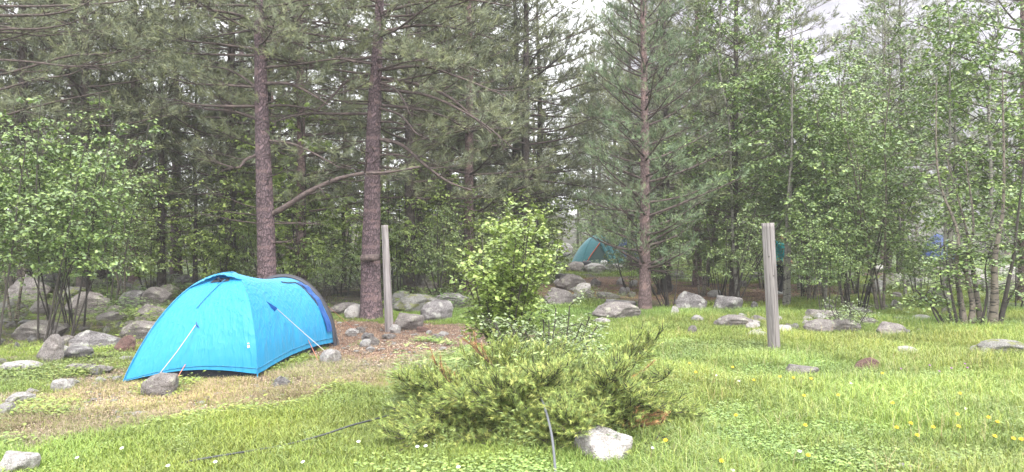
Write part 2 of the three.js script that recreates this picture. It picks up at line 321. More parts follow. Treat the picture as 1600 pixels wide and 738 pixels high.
stone(108, 470, 46, 26, 2, 'm', 'angular boulder resting behind the large one in the left thicket', { name: 'boulder' });
stone(40, 470, 60, 36, 1, 'w', 'biggest shaded boulder behind the left edge bushes', { name: 'boulder' });
stone(78, 452, 38, 24, 0, 'g', 'rounded boulder between the two thin stems, far back', { name: 'boulder' });
stone(150, 452, 34, 18, 6, 'w', 'low boulder far back behind the many stemmed dark bush', { name: 'boulder' });
stone(10, 500, 40, 30, 3, 'm', 'shaded boulder cut by the left edge under the bushes', { name: 'boulder' });
stone(180, 492, 26, 14, 5, 'w', 'small boulder at the right end of the green patch', { name: 'boulder' });
stone(290, 452, 34, 18, 0, 'g', 'rounded boulder far back just above the left slope of tent', { name: 'boulder' });
stone(320, 446, 28, 14, 2, 'w', 'small angular boulder far back above the tent front', { name: 'boulder' });
stone(250, 444, 30, 16, 4, 'm', 'flat boulder farthest back behind the thin dark pine', { name: 'boulder' });
stone(60, 490, 34, 20, 5, 'w', 'boulder behind the broad brown grey one, between stems', { name: 'boulder' });
stone(340, 462, 26, 16, 3, 'g', 'boulder just peeping over the tent roof at the left', { name: 'boulder' });
stone(212, 515, 40, 16, 6, 'w', 'low grey boulder directly above the brown boulder by the tent', { name: 'boulder' });
// middle
stone(966, 500, 66, 24, 3, 'w', 'low broad boulder at the left foot of the slim pine');
stone(968, 487, 52, 20, 2, 'g', 'grey boulder behind the low broad one by the slim pine');
stone(941, 507, 30, 9, 4, 'p', 'flat pale stone at the left end of the low broad boulder');
stone(1055, 496, 16, 16, 5, 'p', 'pale upright stone in the grass right of the slim pine');
stone(1080, 486, 44, 28, 1, 'g', 'dark boulder under the bushes right of the slim pine');
stone(1140, 489, 43.0769, 30, 2, 'g', 'angular dark boulder beside the black trunk under the bushes');
stone(872, 478, 46, 26, 1, 'w', 'boulder partly behind the right side of the leafy shrub');
stone(912, 459, 28, 17, 0, 'p', 'rounded pale boulder at lower end of the wall below green tent');
stone(893, 452, 40, 22, 3, 'w', 'broad boulder of the stone wall below the green tent');
stone(884, 440, 30, 16, 2, 'g', 'angular boulder at the upper left of the wall by green tent');
stone(904, 470, 18, 9, 5, 'p', 'small stone at the foot of the wall below green tent');
stone(950, 463, 16, 6, 1, 'w', 'small flat stone on the litter slope below the green tent');
stone(991, 448, 14, 9, 0, 'p', 'small white stone on the litter right of the green tent');
stone(1118, 463, 21.5385, 10, 0, 'p', 'pale stone lying behind the leaning dark stems');
stone(1050, 578, 20, 9, 3, 'p', 'small pale stone just right of the juniper tips');
stone(1035, 541, 24, 4, 4, 'p', 'thin pale stone flat in the grass behind the juniper');
// right
stone(1150, 513, 49.5385, 18, 3, 'w', 'long pale stone left of the straight post');
stone(1177, 517, 25.8462, 12, 0, 'p', 'white round stone between the long stone and straight post');
stone(1188, 531, 32.3077, 12, 1, 'p', 'white stone touching the left side of the straight post');
stone(1224, 525, 34.4615, 14, 0, 'p', 'white smooth stone touching the right side of straight post');
stone(1257, 588, 48, 19, 2, 'w', 'pale wedge shaped stone in grass right of the straight post foot');
stone(1228, 562, 34.4615, 7, 4, 'p', 'flat pale stone at the right foot of the straight post');
stone(1357, 582, 42, 24, 7, 'r', 'reddish brown block lying alone in the meadow');
stone(1421, 556, 36, 15, 4, 'p', 'flat white stone alone in the meadow right of the red block');
stone(1290, 503, 47.3846, 20, 2, 'w', 'upper boulder of the pair left of the small pale bush');
stone(1285, 522, 53.8462, 20, 0, 'w', 'lower boulder of the pair left of the small pale bush');
stone(1321, 522, 45.2308, 20, 3, 'w', 'boulder in front of the small pale bush');
stone(1394, 525, 49.5385, 20, 1, 'w', 'boulder right of the small pale bush');
stone(1446, 505, 32.3077, 12, 5, 'p', 'white angular stone left of the many stemmed clump');
stone(1438, 521, 15.0769, 6, 0, 'p', 'small white stone below the white angular stone');
stone(1577, 559, 71.0769, 24, 3, 'm', 'flat mossy boulder at the right edge under the stems');
stone(1405, 708, 26, 8, 4, 'p', 'small white stone low in the meadow at the bottom right');
stone(1418, 742, 34, 16, 1, 'p', 'pale stone cut by the bottom edge of the meadow');
stone(1370, 686, 34, 7, 4, 'w', 'worn grey stone almost level with the meadow grass');
stone(1374, 457, 30.1538, 20, 0, 'p', 'rounded pale stone at the near edge of the stony ground, left part', { name: 'stone' });
stone(1390, 447, 28, 15, 1, 'w', 'grey stone behind the rounded one at the left of stony ground', { name: 'stone' });
stone(1416, 443, 19.3846, 11, 2, 'p', 'small stone in the middle of the brown bare track at right', { name: 'stone' });
stone(1428, 453, 32.3077, 18, 3, 'g', 'long stone at the near side of the brown track at right', { name: 'stone' });
stone(1450, 445, 19.3846, 11, 5, 'p', 'small stone left of the clump at the back edge of track', { name: 'stone' });
stone(1438, 427, 23.6923, 11, 0, 'w', 'pale stone far back beyond the brown track at right', { name: 'stone' });
stone(1410, 439, 25.8462, 9, 4, 'p', 'flat stone lying on the far side of the brown track', { name: 'stone' });
stone(1466, 463, 23.6923, 15, 1, 'g', 'white stone in the grass just left of the leaning clump stems', { name: 'stone' });
stone(1495, 441, 28, 20, 2, 'p', 'angular stone seen behind the leftmost stems of the clump', { name: 'stone' });
stone(1512, 447, 32.3077, 25, 3, 'w', 'broad stone seen between the pale stems of the clump', { name: 'stone' });
stone(1540, 451, 25.8462, 20, 0, 'p', 'round stone behind the thickest pale stem of the clump', { name: 'stone' });
stone(1556, 456, 32.3077, 22, 2, 'g', 'angular white stone seen right of the thickest clump stem', { name: 'stone' });
stone(1555, 476, 23.6923, 12, 4, 'p', 'flat white stone low between the dark stems of the clump', { name: 'stone' });
stone(1590, 451, 25.8462, 18, 1, 'w', 'pale stone at the right edge beyond the clump', { name: 'stone' });
stone(1300, 439, 21.5385, 12, 2, 'p', 'small stone far behind the dense bush right of the person', { name: 'stone' });
stone(1330, 433, 19.3846, 10, 3, 'g', 'small stone far back above the small pale bush', { name: 'stone' });
stone(1280, 447, 21.5385, 12, 0, 'p', 'rounded stone far back under the bush right of the person', { name: 'stone' });
stone(1404, 466, 19.3846, 10, 5, 'w', 'small white stone in grass between the bush and the clump', { name: 'stone' });
stone(1375, 423, 21.5385, 12, 5, 'p', 'stone at the foot of the dark pine on open ground', { name: 'stone' });
stone(1250, 437, 19.3846, 11, 0, 'g', 'small stone on bare ground right behind the person', { name: 'stone' });
stone(1580, 433, 28, 18, 3, 'p', 'stone far back at the right edge behind the birch trunk', { name: 'stone' });
stone(1470, 426, 23.6923, 12, 5, 'w', 'stone far back below the royal blue tent', { name: 'stone' });
stone(1525, 425, 21.5385, 11, 1, 'p', 'farthest stone seen through the top of the clump stems', { name: 'stone' });
stone(1410, 506, 21.5385, 10, 2, 'g', 'small dark stone right of the boulder beside pale bush', { name: 'stone' });
stone(760, 452, 30, 16, 1, 'w', 'grey stone behind the top left of the leafy shrub', { name: 'stone' });
stone(735, 440, 26, 12, 0, 'g', 'grey stone at the foot of the reddish pine trunk', { name: 'stone' });
stone(790, 438, 24, 12, 3, 'w', 'stone on the wood floor directly behind the leafy shrub', { name: 'stone' });
stone(640, 436, 26, 12, 2, 'p', 'pale stone far back between the leaning post and dark pine', { name: 'stone' });
stone(845, 430, 22, 10, 5, 'w', 'stone in the wood left of the wall by the green tent', { name: 'stone' });
stone(600, 440, 30, 14, 3, 'g', 'stone on the wood floor just right of the stub pine', { name: 'stone' });
stone(1040, 452, 24, 12, 1, 'w', 'stone in the wood right of the slim pine trunk', { name: 'stone' });
stone(1100, 440, 20, 10, 2, 'p', 'stone behind the dark bush left of the straight post', { name: 'stone' });
stone(1160, 447, 19.3846, 8, 0, 'w', 'small stone on brown litter left of the straight post', { name: 'stone' });
stone(1185, 437, 21.5385, 10, 3, 'g', 'stone on brown litter nearest the left of straight post', { name: 'stone' });
stone(525, 452, 26, 14, 1, 'w', 'stone in the shade right above the black tent hoop', { name: 'stone' });
stone(500, 444, 24, 12, 0, 'p', 'stone in the shade above the porch of the blue tent', { name: 'stone' });
stone(465, 452, 28, 14, 2, 'w', 'stone in the shade right of the big pine above the tent', { name: 'stone' });
stone(1060, 434, 20, 9, 3, 'g', 'farthest stone in the wood right of the slim pine', { name: 'stone' });
stone(866, 418, 22, 14, 2, 'w', 'rounded stone among stems at the left of the green tent', { name: 'stone' });
stone(880, 396, 26, 18, 1, 'p', 'pale boulder among stems left of the green tent', { d: 40, y: lift(396, 40), name: 'boulder' });
stone(665, 362, 16, 9, 2, 'p', 'far white boulder glimpsed through the wood behind the post', { d: 60, y: lift(362, 60), name: 'boulder' });
{ // small stones strewn among the boulders and along the edge of the wood
  const r = rng(4242);
  for (let k = 0; k < 34; k++) { const px = -20 + 270 * r(), py = 500 + 95 * r() * (1 - 0.3 * r()); stone(px, py, 8 + 16 * r(), 5 + 8 * r(), (r() * 8) | 0, 'wgpm'[k % 4], 'small grey stone strewn among the boulders left of the tent, one of many alike', { group: 'small stones strewn among the left boulders', name: 'stone' }); }
  for (let k = 0; k < 30; k++) { const px = 1070 + 540 * r(), py = 478 + 50 * r(); stone(px, py, 10 + 18 * r() * r(), 7 + 8 * r(), (r() * 8) | 0, 'pwpg'[k % 4], 'small pale stone in the loose band along the edge of the right wood', { group: 'small pale stones along the edge of the right wood', name: 'stone' }); }
  for (let k = 0; k < 16; k++) { const px = 870 + 130 * r(), py = 436 + 36 * r(); stone(px, py, 8 + 14 * r(), 6 + 6 * r(), (r() * 8) | 0, 'pwgw'[k % 4], 'small stone on the litter slope below the green tent, one of many alike', { group: 'small stones below the green tent', name: 'stone' }); }
}
{ // little pale chips on the trodden ground and in the grass
  const r = rng(77), k = 900, im = new THREE.InstancedMesh(rockChip(), M.rockPale, k), m = new THREE.Matrix4(), q = new THREE.Quaternion(); let n = 0;
  while (n < k) {
    const d = 5 + 13 * Math.pow(r(), 1.3), x = (r() * 1.5 - 0.85) * d * 0.65, z = -d, zn = zones(x, z); if (r() > 0.06 + zn.path * 0.9 + zn.lit * 0.5) continue;
    const s = 0.008 + 0.026 * r() * r(); m.compose(V(x, ground(x, z) + s * 0.1, z), q.setFromEuler(new THREE.Euler(0, r() * 6, 0)), V(s * (1 + r()), s * 0.6, s * (1 + r()))); im.setMatrixAt(n++, m);
  }
  im.name = 'pebbles'; im.castShadow = im.receiveShadow = true; scene.add(tag(im, 'small pale pebbles strewn over the trodden path and needle litter', 'pebbles', null, 'stuff'));
}
function rockChip() { const g = new THREE.IcosahedronGeometry(1, 1); const p = g.attributes.position; for (let k = 0; k < p.count; k++) { const s = 0.75 + 0.5 * noise3(p.getX(k) * 2 + 5, p.getY(k) * 2, p.getZ(k) * 2); p.setXYZ(k, p.getX(k) * s, p.getY(k) * s, p.getZ(k) * s); } return g; }

// ---------------------------------------------------------------- growing things
const dirTo = (yaw, pitch) => V(Math.cos(yaw) * Math.cos(pitch), Math.sin(pitch), Math.sin(yaw) * Math.cos(pitch));
function trunkGeo(pts, r0, r1, seg, rings, flare = 0.35, rough = 0.1, seed = 1) {
  const g = new Geo(), c = curve(pts, rings), len = pts[pts.length - 1].distanceTo(pts[0]);
  g.tube(c, (t) => lerp(r0, r1, t) * (1 + flare * Math.exp(-t * len / 0.28)), seg, null, (r, a, l) => r * (1 + rough * (fbm(Math.cos(a) * 2.2 + seed, l * 1.1, Math.sin(a) * 2.2, 3) - 0.5) * 2 + rough * 0.5 * (noise3(Math.cos(a) * 7, l * 6 + seed, Math.sin(a) * 7) - 0.5)));
  return g.build();
}
const NEEDLE = [[0.14, 0.155, 0.08], [0.165, 0.18, 0.09], [0.115, 0.135, 0.075], [0.175, 0.19, 0.085], [0.14, 0.16, 0.1]];
const tmpD = new THREE.Vector3(), tmpU = new THREE.Vector3(), tmpR = new THREE.Vector3(), tmpP = new THREE.Vector3();
// a brush of needles round a shoot
function tuft(G, r, p, d, size, count, pal = NEEDLE, wide = 0.05) {
  const c = pal[(r() * pal.length) | 0], k = 0.8 + 0.45 * r(), col = [c[0] * k, c[1] * k, c[2] * k];
  tmpU.set(Math.abs(d.y) > 0.9 ? 1 : 0, Math.abs(d.y) > 0.9 ? 0 : 1, 0); tmpU.addScaledVector(d, -tmpU.dot(d)).normalize(); tmpR.crossVectors(d, tmpU);
  for (let n = 0; n < count; n++) {
    const a = r() * 6.283, t = r(), out = 0.5 + 0.5 * r(), ca = Math.cos(a), sa = Math.sin(a), L = size * (0.55 + 0.35 * r()), w = size * wide * 0.5, f = 0.75 - 0.2 * out;
    const bx = p.x + d.x * t * size, by = p.y + d.y * t * size, bz = p.z + d.z * t * size;
    const ox = tmpU.x * ca + tmpR.x * sa, oy = tmpU.y * ca + tmpR.y * sa, oz = tmpU.z * ca + tmpR.z * sa;
    const px = -tmpU.x * sa + tmpR.x * ca, py = -tmpU.y * sa + tmpR.y * ca, pz = -tmpU.z * sa + tmpR.z * ca;
    const i0 = G.v(bx + px * w, by + py * w, bz + pz * w, 0, 0, col), i1 = G.v(bx - px * w, by - py * w, bz - pz * w, 0, 0, col), i2 = G.v(bx + d.x * L * f + ox * L * out * 0.8, by + d.y * L * f + oy * L * out * 0.8, bz + d.z * L * f + oz * L * out * 0.8, 0, 1, col);
    G.tri(i0, i1, i2);
  }
}
// a living pine bough: wood goes to W, needles to N
function bough(W, N, r, base, yaw, pitch, L, rad, o) {
  const pts = [base.clone()], p = base.clone(); let y = yaw, a = pitch;
  const steps = 6; for (let k = 0; k < steps; k++) { y += (r() - 0.5) * 0.3; a += (o.curl ?? 0.05) + (r() - 0.5) * 0.16; p.addScaledVector(dirTo(y, a), L / steps); pts.push(p.clone()); }
  const c = curve(pts, 10); W.tube(c, (t) => rad * (1 - 0.8 * t), 5);
  const nt = Math.max(4, Math.round(L / (o.step ?? 0.16)));
  for (let k = 0; k < nt; k++) {
    const t = lerp(o.bare ?? 0.3, 1, (k + r() * 0.8) / nt), q = c[Math.min(9, Math.floor(t * 10))], q2 = c[Math.min(10, Math.floor(t * 10) + 1)], b = tmpP.lerpVectors(q, q2, t * 10 % 1).clone();
    const side = k % 2 ? 1 : -1, yy = y + side * (0.5 + 0.6 * r()), pp = a * 0.5 + 0.12 + (r() - 0.4) * 0.6, l = (o.twig ?? 0.5) * (0.45 + 0.7 * r()) * (1.15 - 0.65 * t) + 0.08;
    const e = b.clone().addScaledVector(dirTo(yy, pp), l * 0.6), f = e.clone().addScaledVector(dirTo(yy + (r() - 0.5) * 0.6, pp + 0.25), l * 0.4);
    W.tube([b, e, f], [rad * 0.28, rad * 0.18, rad * 0.08], 3);
    const ns = Math.max(2, Math.round(l / (o.sprig ?? 0.1)));
    for (let s = 0; s < ns; s++) {
      const u = 0.3 + 0.7 * (s + r()) / ns, g = u < 0.6 ? tmpP.lerpVectors(b, e, u / 0.6) : tmpP.lerpVectors(e, f, (u - 0.6) / 0.4), gy = yy + (r() - 0.5) * 2.2, gp = pp + 0.2 + (r() - 0.35) * 0.9;
      const gg = g.clone(); tuft(N, r, gg, tmpD.copy(dirTo(gy, gp)), (o.size ?? 0.13) * (0.8 + 0.5 * r()), o.needles ?? 12, o.pal, o.wide);
    }
  }
  const tip = c[10]; for (let s = 0; s < 4; s++) tuft(N, r, tip.clone(), tmpD.copy(dirTo(y + (r() - 0.5) * 1.4, a + 0.2 + (r() - 0.5) * 0.8)), (o.size ?? 0.13) * 1.1, o.needles ?? 12, o.pal, o.wide);
}
// dead, bare, crooked limb
function bareLimb(W, r, base, yaw, pitch, L, rad, depth = 0) {
  const pts = [base.clone()], p = base.clone(); let y = yaw, a = pitch; const n = 5;
  for (let k = 0; k < n; k++) { y += (r() - 0.5) * 0.5; a += (r() - 0.45) * 0.3; p.addScaledVector(dirTo(y, a), L / n); pts.push(p.clone()); }
  const c = curve(pts, 9); W.tube(c, (t) => rad * (1 - 0.85 * t), depth ? 4 : 6);
  if (depth < 2) for (let k = 0; k < (depth ? 3 : 6); k++) { const t = 0.3 + 0.65 * r(), q = c[Math.floor(t * 9)]; bareLimb(W, r, q, y + (r() < 0.5 ? 1 : -1) * (0.4 + 0.7 * r()), a + (r() - 0.5) * 0.9, L * (0.2 + 0.25 * r()), rad * 0.4, depth + 1); }
}
function pineGeos(seed, o) {
  const r = rng(seed), W = new Geo(), N = new Geo(), D = new Geo(), H = o.H, pts = [];
  const lean = o.lean ?? 0.15; for (let k = 0; k <= 6; k++) { const t = k / 6; pts.push(V((r() - 0.5) * lean * t, H * t, (r() - 0.5) * lean * t)); }
  const tc = new THREE.CatmullRomCurve3(pts), rad = (h) => lerp(o.r, 0.02, h / H);
  for (let h = o.base; h < H - 0.25; h += o.whorl * (0.75 + 0.5 * r())) {
    const u = (h - o.base) / (H - o.base), n = o.per ?? 4, y0 = r() * 6.28, L = o.spread * o.profile(u);
    for (let k = 0; k < n; k++) { const l = L * (0.65 + 0.5 * r()), b = tc.getPoint(clamp(h / H + (r() - 0.5) * 0.02)); bough(W, N, r, b, y0 + k / n * 6.283 + (r() - 0.5) * 0.7, (o.pitch ?? 0.15) + u * 0.5 + (r() - 0.5) * 0.3, l, Math.max(0.012, rad(h) * 0.3), o); }
  }
  if (o.dead) for (let k = 0; k < o.dead; k++) { const h = lerp(o.deadFrom ?? 1.2, o.base, r()), b = tc.getPoint(h / H); bareLimb(D, r, b, r() * 6.283, (r() - 0.4) * 0.5, o.spread * (0.25 + 0.4 * r()), 0.012 + 0.01 * r(), 1); }
  for (let k = 0; k < 8; k++) tuft(N, r, V(pts[6].x, H - 0.1 + 0.03 * k, pts[6].z), tmpD.copy(dirTo(r() * 6, 0.9)), 0.16, 16, o.pal, o.wide);
  return { trunk: trunkGeo(pts, o.r, 0.018, o.seg ?? 9, o.rings ?? 40, 0.3, 0.09, seed), boughs: W.build(), crown: N.build(false), dead: o.dead ? D.build() : null, tris: N.i.length / 3 };
}
const LEAF = [[0.205, 0.3, 0.085], [0.245, 0.345, 0.09], [0.16, 0.25, 0.075], [0.3, 0.395, 0.11], [0.22, 0.31, 0.14]];
function leafAt(G, r, p, yaw, size, pal, droop) {
  const d = dirTo(yaw, -droop + (r() - 0.5) * 1.1), up = tmpU.set((r() - 0.5) * 1.5, 1, (r() - 0.5) * 1.5); up.addScaledVector(d, -up.dot(d)).normalize();
  const c = pal[(r() * pal.length) | 0], k = 0.75 + 0.5 * r(), s = size * (0.45 + 0.85 * r());
  G.leaf(p, d, up, s, s * (0.62 + 0.2 * r()), [c[0] * k, c[1] * k, c[2] * k], 0.12);
}
// a broadleaf tree or bush: n stems from the ground, each with limbs, twigs and leaves
function leafyGeos(seed, o) {
  const r = rng(seed), N = new Geo(), W = new Geo(), stems = [], pal = o.pal ?? LEAF;
  for (let s = 0; s < o.stems; s++) {
    const yaw = r() * 6.283, out = (o.out ?? 0.3) * (o.stems > 1 ? 0.4 + 0.9 * r() : 0.3), H = o.H * (0.7 + 0.35 * r()), pts = [], b = V(Math.cos(yaw) * (o.foot ?? 0.1) * r(), -0.05, Math.sin(yaw) * (o.foot ?? 0.1) * r());
    for (let k = 0; k <= 6; k++) { const t = k / 6; pts.push(V(b.x + Math.cos(yaw) * out * H * t + (r() - 0.5) * 0.03 * H * t * (o.crook ?? 1), b.y + H * t * (1 - out * 0.2 * t), b.z + Math.sin(yaw) * out * H * t + (r() - 0.5) * 0.03 * H * t * (o.crook ?? 1))); }
    const c = new THREE.CatmullRomCurve3(pts), r0 = o.r * (0.6 + 0.6 * r());
    stems.push(trunkGeo(pts, r0, 0.006, o.seg ?? 7, 22, 0.25, 0.1, seed + s));
    const nb = o.limbs;
    for (let k = 0; k < nb; k++) {
      const u = lerp(o.from ?? 0.25, 1, (k + r()) / nb), p = c.getPoint(u), prof = o.profile ? o.profile(u) : Math.sin(Math.PI * Math.min(1, 0.25 + 0.75 * u)), L = Math.max(0.15, o.spread * prof * (0.6 + 0.6 * r())), by = r() * 6.283, bp = (o.rise ?? 0.5) + (r() - 0.5) * 0.5;
      const q1 = p.clone().addScaledVector(dirTo(by, bp), L * 0.55), q2 = q1.clone().addScaledVector(dirTo(by + (r() - 0.5) * 0.6, bp - 0.5 - (o.droop ?? 0.2)), L * 0.45), cc = curve([p, q1, q2], 6);
      W.tube(cc, (t) => Math.max(0.003, r0 * 0.28 * (1 - u * 0.6)) * (1 - 0.75 * t), 4);
      const nt = Math.max(3, Math.round(L / (o.step ?? 0.14)));
      for (let m = 0; m < nt; m++) {
        const t = 0.15 + 0.85 * (m + r()) / nt, b0 = cc[Math.min(6, Math.round(t * 6))], ty = by + (m % 2 ? 1 : -1) * (0.4 + 0.8 * r()), tp = (r() - 0.5) * 1.1 - (o.droop ?? 0.2) * 0.8, l = (o.twig ?? 0.4) * (0.5 + 0.7 * r());
        const e = b0.clone().addScaledVector(dirTo(ty, tp), l); e.y -= l * l * 0.15; W.tube([b0, e], [0.004, 0.0015], 3);
        const nl = r() < 0.18 ? 1 : Math.round(o.leaves * (0.5 + 1.1 * r()));
        for (let g = 0; g < nl; g++) { const w = tmpP.lerpVectors(b0, e, 0.12 + 0.9 * (g + r()) / nl); w.x += (r() - 0.5) * 0.08; w.y += (r() - 0.5) * 0.08; w.z += (r() - 0.5) * 0.08; leafAt(N, r, w.clone(), ty + (g % 2 ? 1 : -1) * (0.7 + r()), o.size, pal, o.hang ?? 0.45); }
      }
    }
  }
  return { stems, limbs: W.build(), crown: N.build(false), tris: N.i.length / 3 };
}
let TRIS = 0;
function plantPine(name, label, g, mats, pos, turn, group) {
  const t = thing(name, label, 'pine tree', pos, turn, group);
  part('trunk', g.trunk, mats.trunk, t); part('boughs', g.boughs, mats.limb, t); part('crown', g.crown, M.needle, t); if (g.dead) part('dead_branches', g.dead, mats.limb, t);
  return t;
}
function plantLeafy(name, label, category, g, mat, pos, turn, group, stemName = 'stem') {
  const t = thing(name, label, category, pos, turn, group);
  g.stems.forEach((s) => part(stemName, s, mat, t)); part('limbs', g.limbs, mat === M.birchBark ? M.stem : mat, t); part('crown', g.crown, M.leaf, t);
  return t;
}

// ---- the two big pines behind the tent, the slim pine, all with limbs drawn one by one
const mature = { H: 12, r: 0.2, base: 5.2, whorl: 0.5, per: 4, spread: 3.0, profile: (u) => Math.sin(Math.PI * (0.3 + 0.7 * u)) * 0.9 + 0.12, pitch: -0.05, bare: 0.35, step: 0.17, twig: 0.6, sprig: 0.13, size: 0.155, needles: 16, curl: 0.05 };
function bigPine(label, px0, depth, axis, r0, seed, limbs, extra) {
  const [x, z] = atDepth(px0, depth), gy = ground(x, z), t = thing('pine_tree', label, 'pine tree', V(x, gy, z));
  const at3 = (px, py, dz = 0) => V((px - CX) / F * (depth - dz) - x, EYE - (py - CY) / F * (depth - dz) - gy, dz);
  const pts = axis.map(([a, b]) => at3(a, b)); pts[0].y = -0.1; const top = pts[pts.length - 1], H = 12;
  pts.push(V(top.x + 0.1, 9, 0.1), V(top.x - 0.05, H, 0));
  part('trunk', trunkGeo(pts, r0, 0.03, 20, 150, 0.22, 0.075, seed), M.bark, t);
  const r = rng(seed), N = new Geo(), tc = new THREE.CatmullRomCurve3(pts), axisAt = (y) => { let lo = 0, hi = 1; for (let k = 0; k < 24; k++) { const m = (lo + hi) / 2; tc.getPoint(m).y < y ? lo = m : hi = m; } return tc.getPoint(lo); };
  for (const [line, w, green, bend = 0] of limbs) {                 // limbs seen in the photograph
    const W = new Geo(), a = line[0], b3 = line.map(([px, py], k) => at3(px, py, bend * (k / (line.length - 1)) * 1.0));
    const root = axisAt(b3[0].y); b3[0].lerp(root, 0.75);
    const c = curve(b3, 18), rad = w * 0.78 / F * depth / 2; W.tube(c, (u) => rad * (1 - 0.72 * u) * (1 + 0.12 * Math.sin(u * 37 + a[0])), 7);
    for (let k = 0; k < 9; k++) { const q = c[4 + ((r() * 14) | 0)], d = c[18].clone().sub(c[0]).normalize(), yaw = Math.atan2(d.z, d.x) + (r() < 0.5 ? 1 : -1) * (0.4 + 0.8 * r()), L = 0.25 + 0.55 * r();
      if (r() < green) bough(W, N, r, q, yaw, (r() - 0.45) * 0.6, L * 1.2, rad * 0.3, mature); else bareLimb(W, r, q, yaw, (r() - 0.5) * 0.9, L, rad * 0.28, 1); }
    part('limb', W.build(), M.limb, t);
  }
  const B = new Geo();
  for (let h = extra.base; h < H - 0.4; h += 0.45 * (0.7 + 0.6 * r())) { const u = (h - extra.base) / (H - extra.base), y0 = r() * 6.28, n = extra.per ?? 5; for (let k = 0; k < n; k++) bough(B, N, r, axisAt(h + (r() - 0.5) * 0.3), y0 + k / n * 6.283 + (r() - 0.5) * 0.8, extra.pitch + u * 0.6 + (r() - 0.5) * 0.35, extra.spread * mature.profile(u) * (0.6 + 0.5 * r()), 0.028 * (1 - 0.5 * u), mature); }
  const D = new Geo(); for (let k = 0; k < extra.dead; k++) bareLimb(D, r, axisAt(lerp(1.6, extra.base, r())), r() * 6.283, (r() - 0.5) * 0.5, 0.5 + 1.1 * r(), 0.014, 1);
  part('boughs', B.build(), M.limb, t); part('dead_branches', D.build(), M.limb, t); part('crown', N.build(false), M.needle, t);
  TRIS += N.i.length / 3 + B.i.length / 3;
  return { t, at3, axisAt, x, z, gy };
}
bigPine('big pine behind the blue tent with one thick low limb reaching right', 418, 14.6, [[418, 505], [417, 437], [413, 300], [409, 190], [406, 60], [404, 0]], 0.2, 101, [
  [[[430, 338], [446, 323], [482, 300], [530, 279], [570, 271], [602, 270], [655, 261]], 13, 0.1, 0.5],
  [[[404, 166], [350, 166], [300, 163], [272, 155]], 7, 0.25, 0.6], [[[404, 188], [362, 174], [330, 171], [285, 163]], 7, 0.2, -0.4], [[[404, 137], [350, 133], [300, 131], [262, 122]], 6, 0.5, 0.2],
  [[[404, 142], [378, 120], [350, 107], [318, 104]], 6, 0.4, -0.9], [[[402, 78], [350, 70], [310, 66], [270, 60]], 6, 0.6, 0.8], [[[402, 34], [366, 22], [326, 14], [290, -4]], 8, 0.4, 0.3], [[[402, 10], [360, 8], [320, 10], [270, 14]], 6, 0.6, 0.9],
  [[[420, 131], [450, 131], [488, 148], [516, 166]], 8, 0.3, 0.5], [[[420, 166], [450, 165], [490, 172], [520, 180]], 6, 0.4, -0.6], [[[417, 100], [440, 62], [458, 40], [476, 16]], 7, 0.05, 0.7], [[[420, 106], [470, 100], [530, 92], [560, 98]], 6, 0.5, 0.8], [[[424, 219], [460, 226], [498, 244], [530, 262]], 6, 0.2, 0.6], [[[400, 240], [384, 250], [372, 262], [340, 255]], 8, 0.1, 0.4], [[[420, 66], [450, 64], [490, 66], [540, 60]], 6, 0.6, 0.5], [[[422, 30], [470, 10], [520, 4], [560, -10]], 6, 0.6, -0.4], [[[434, 380], [444, 378], [456, 377]], 5, 0, 0.4],
], { base: 5.0, per: 4, spread: 2.9, pitch: -0.12, dead: 16 });
const pineB = bigPine('big pine with the stub and the leaning grey post at its foot', 582, 15.3, [[580, 500], [579, 420], [581, 330], [584, 190], [589, 90], [593, 0]], 0.215, 202, [
  [[[574, 118], [545, 125], [520, 150], [498, 170], [468, 190]], 7, 0.25, 0.5], [[[574, 178], [525, 178], [480, 178], [448, 184], [425, 192]], 7, 0.2, 0.9], [[[576, 163], [540, 160], [505, 150], [470, 135]], 5, 0.3, -0.8],
  [[[600, 121], [650, 132], [700, 151], [738, 182], [768, 208]], 9, 0.35, 0.5], [[[600, 164], [660, 172], [700, 185], [730, 204]], 7, 0.4, -0.3], [[[600, 217], [626, 226], [660, 255], [700, 284], [738, 298]], 9, 0.3, 0.6], [[[600, 128], [618, 140], [632, 160], [640, 178]], 6, 0.1, 0.9],
  [[[598, 168], [625, 180], [650, 208], [665, 215]], 6, 0.2, 1.1], [[[600, 190], [625, 193], [648, 208]], 5, 0.1, 0.2], [[[598, 243], [620, 242], [645, 248]], 5, 0.1, 0.4], [[[577, 88], [540, 96], [500, 104], [455, 108]], 6, 0.6, 0.4], [[[600, 82], [650, 80], [700, 92], [750, 112]], 7, 0.7, 0.7], [[[604, 50], [650, 40], [710, 44], [770, 60]], 7, 0.7, 0.2], [[[582, 50], [540, 40], [490, 34], [450, 40]], 6, 0.7, 0.9],
  [[[604, 20], [660, 4], [730, 0], [800, 10]], 7, 0.8, 0.8], [[[600, 110], [660, 104], [720, 122], [790, 150]], 7, 0.7, 1.3], [[[600, 140], [670, 150], [750, 190], [800, 230]], 7, 0.7, 1.5],
], { base: 4.7, per: 5, spread: 3.1, pitch: -0.1, dead: 20 });
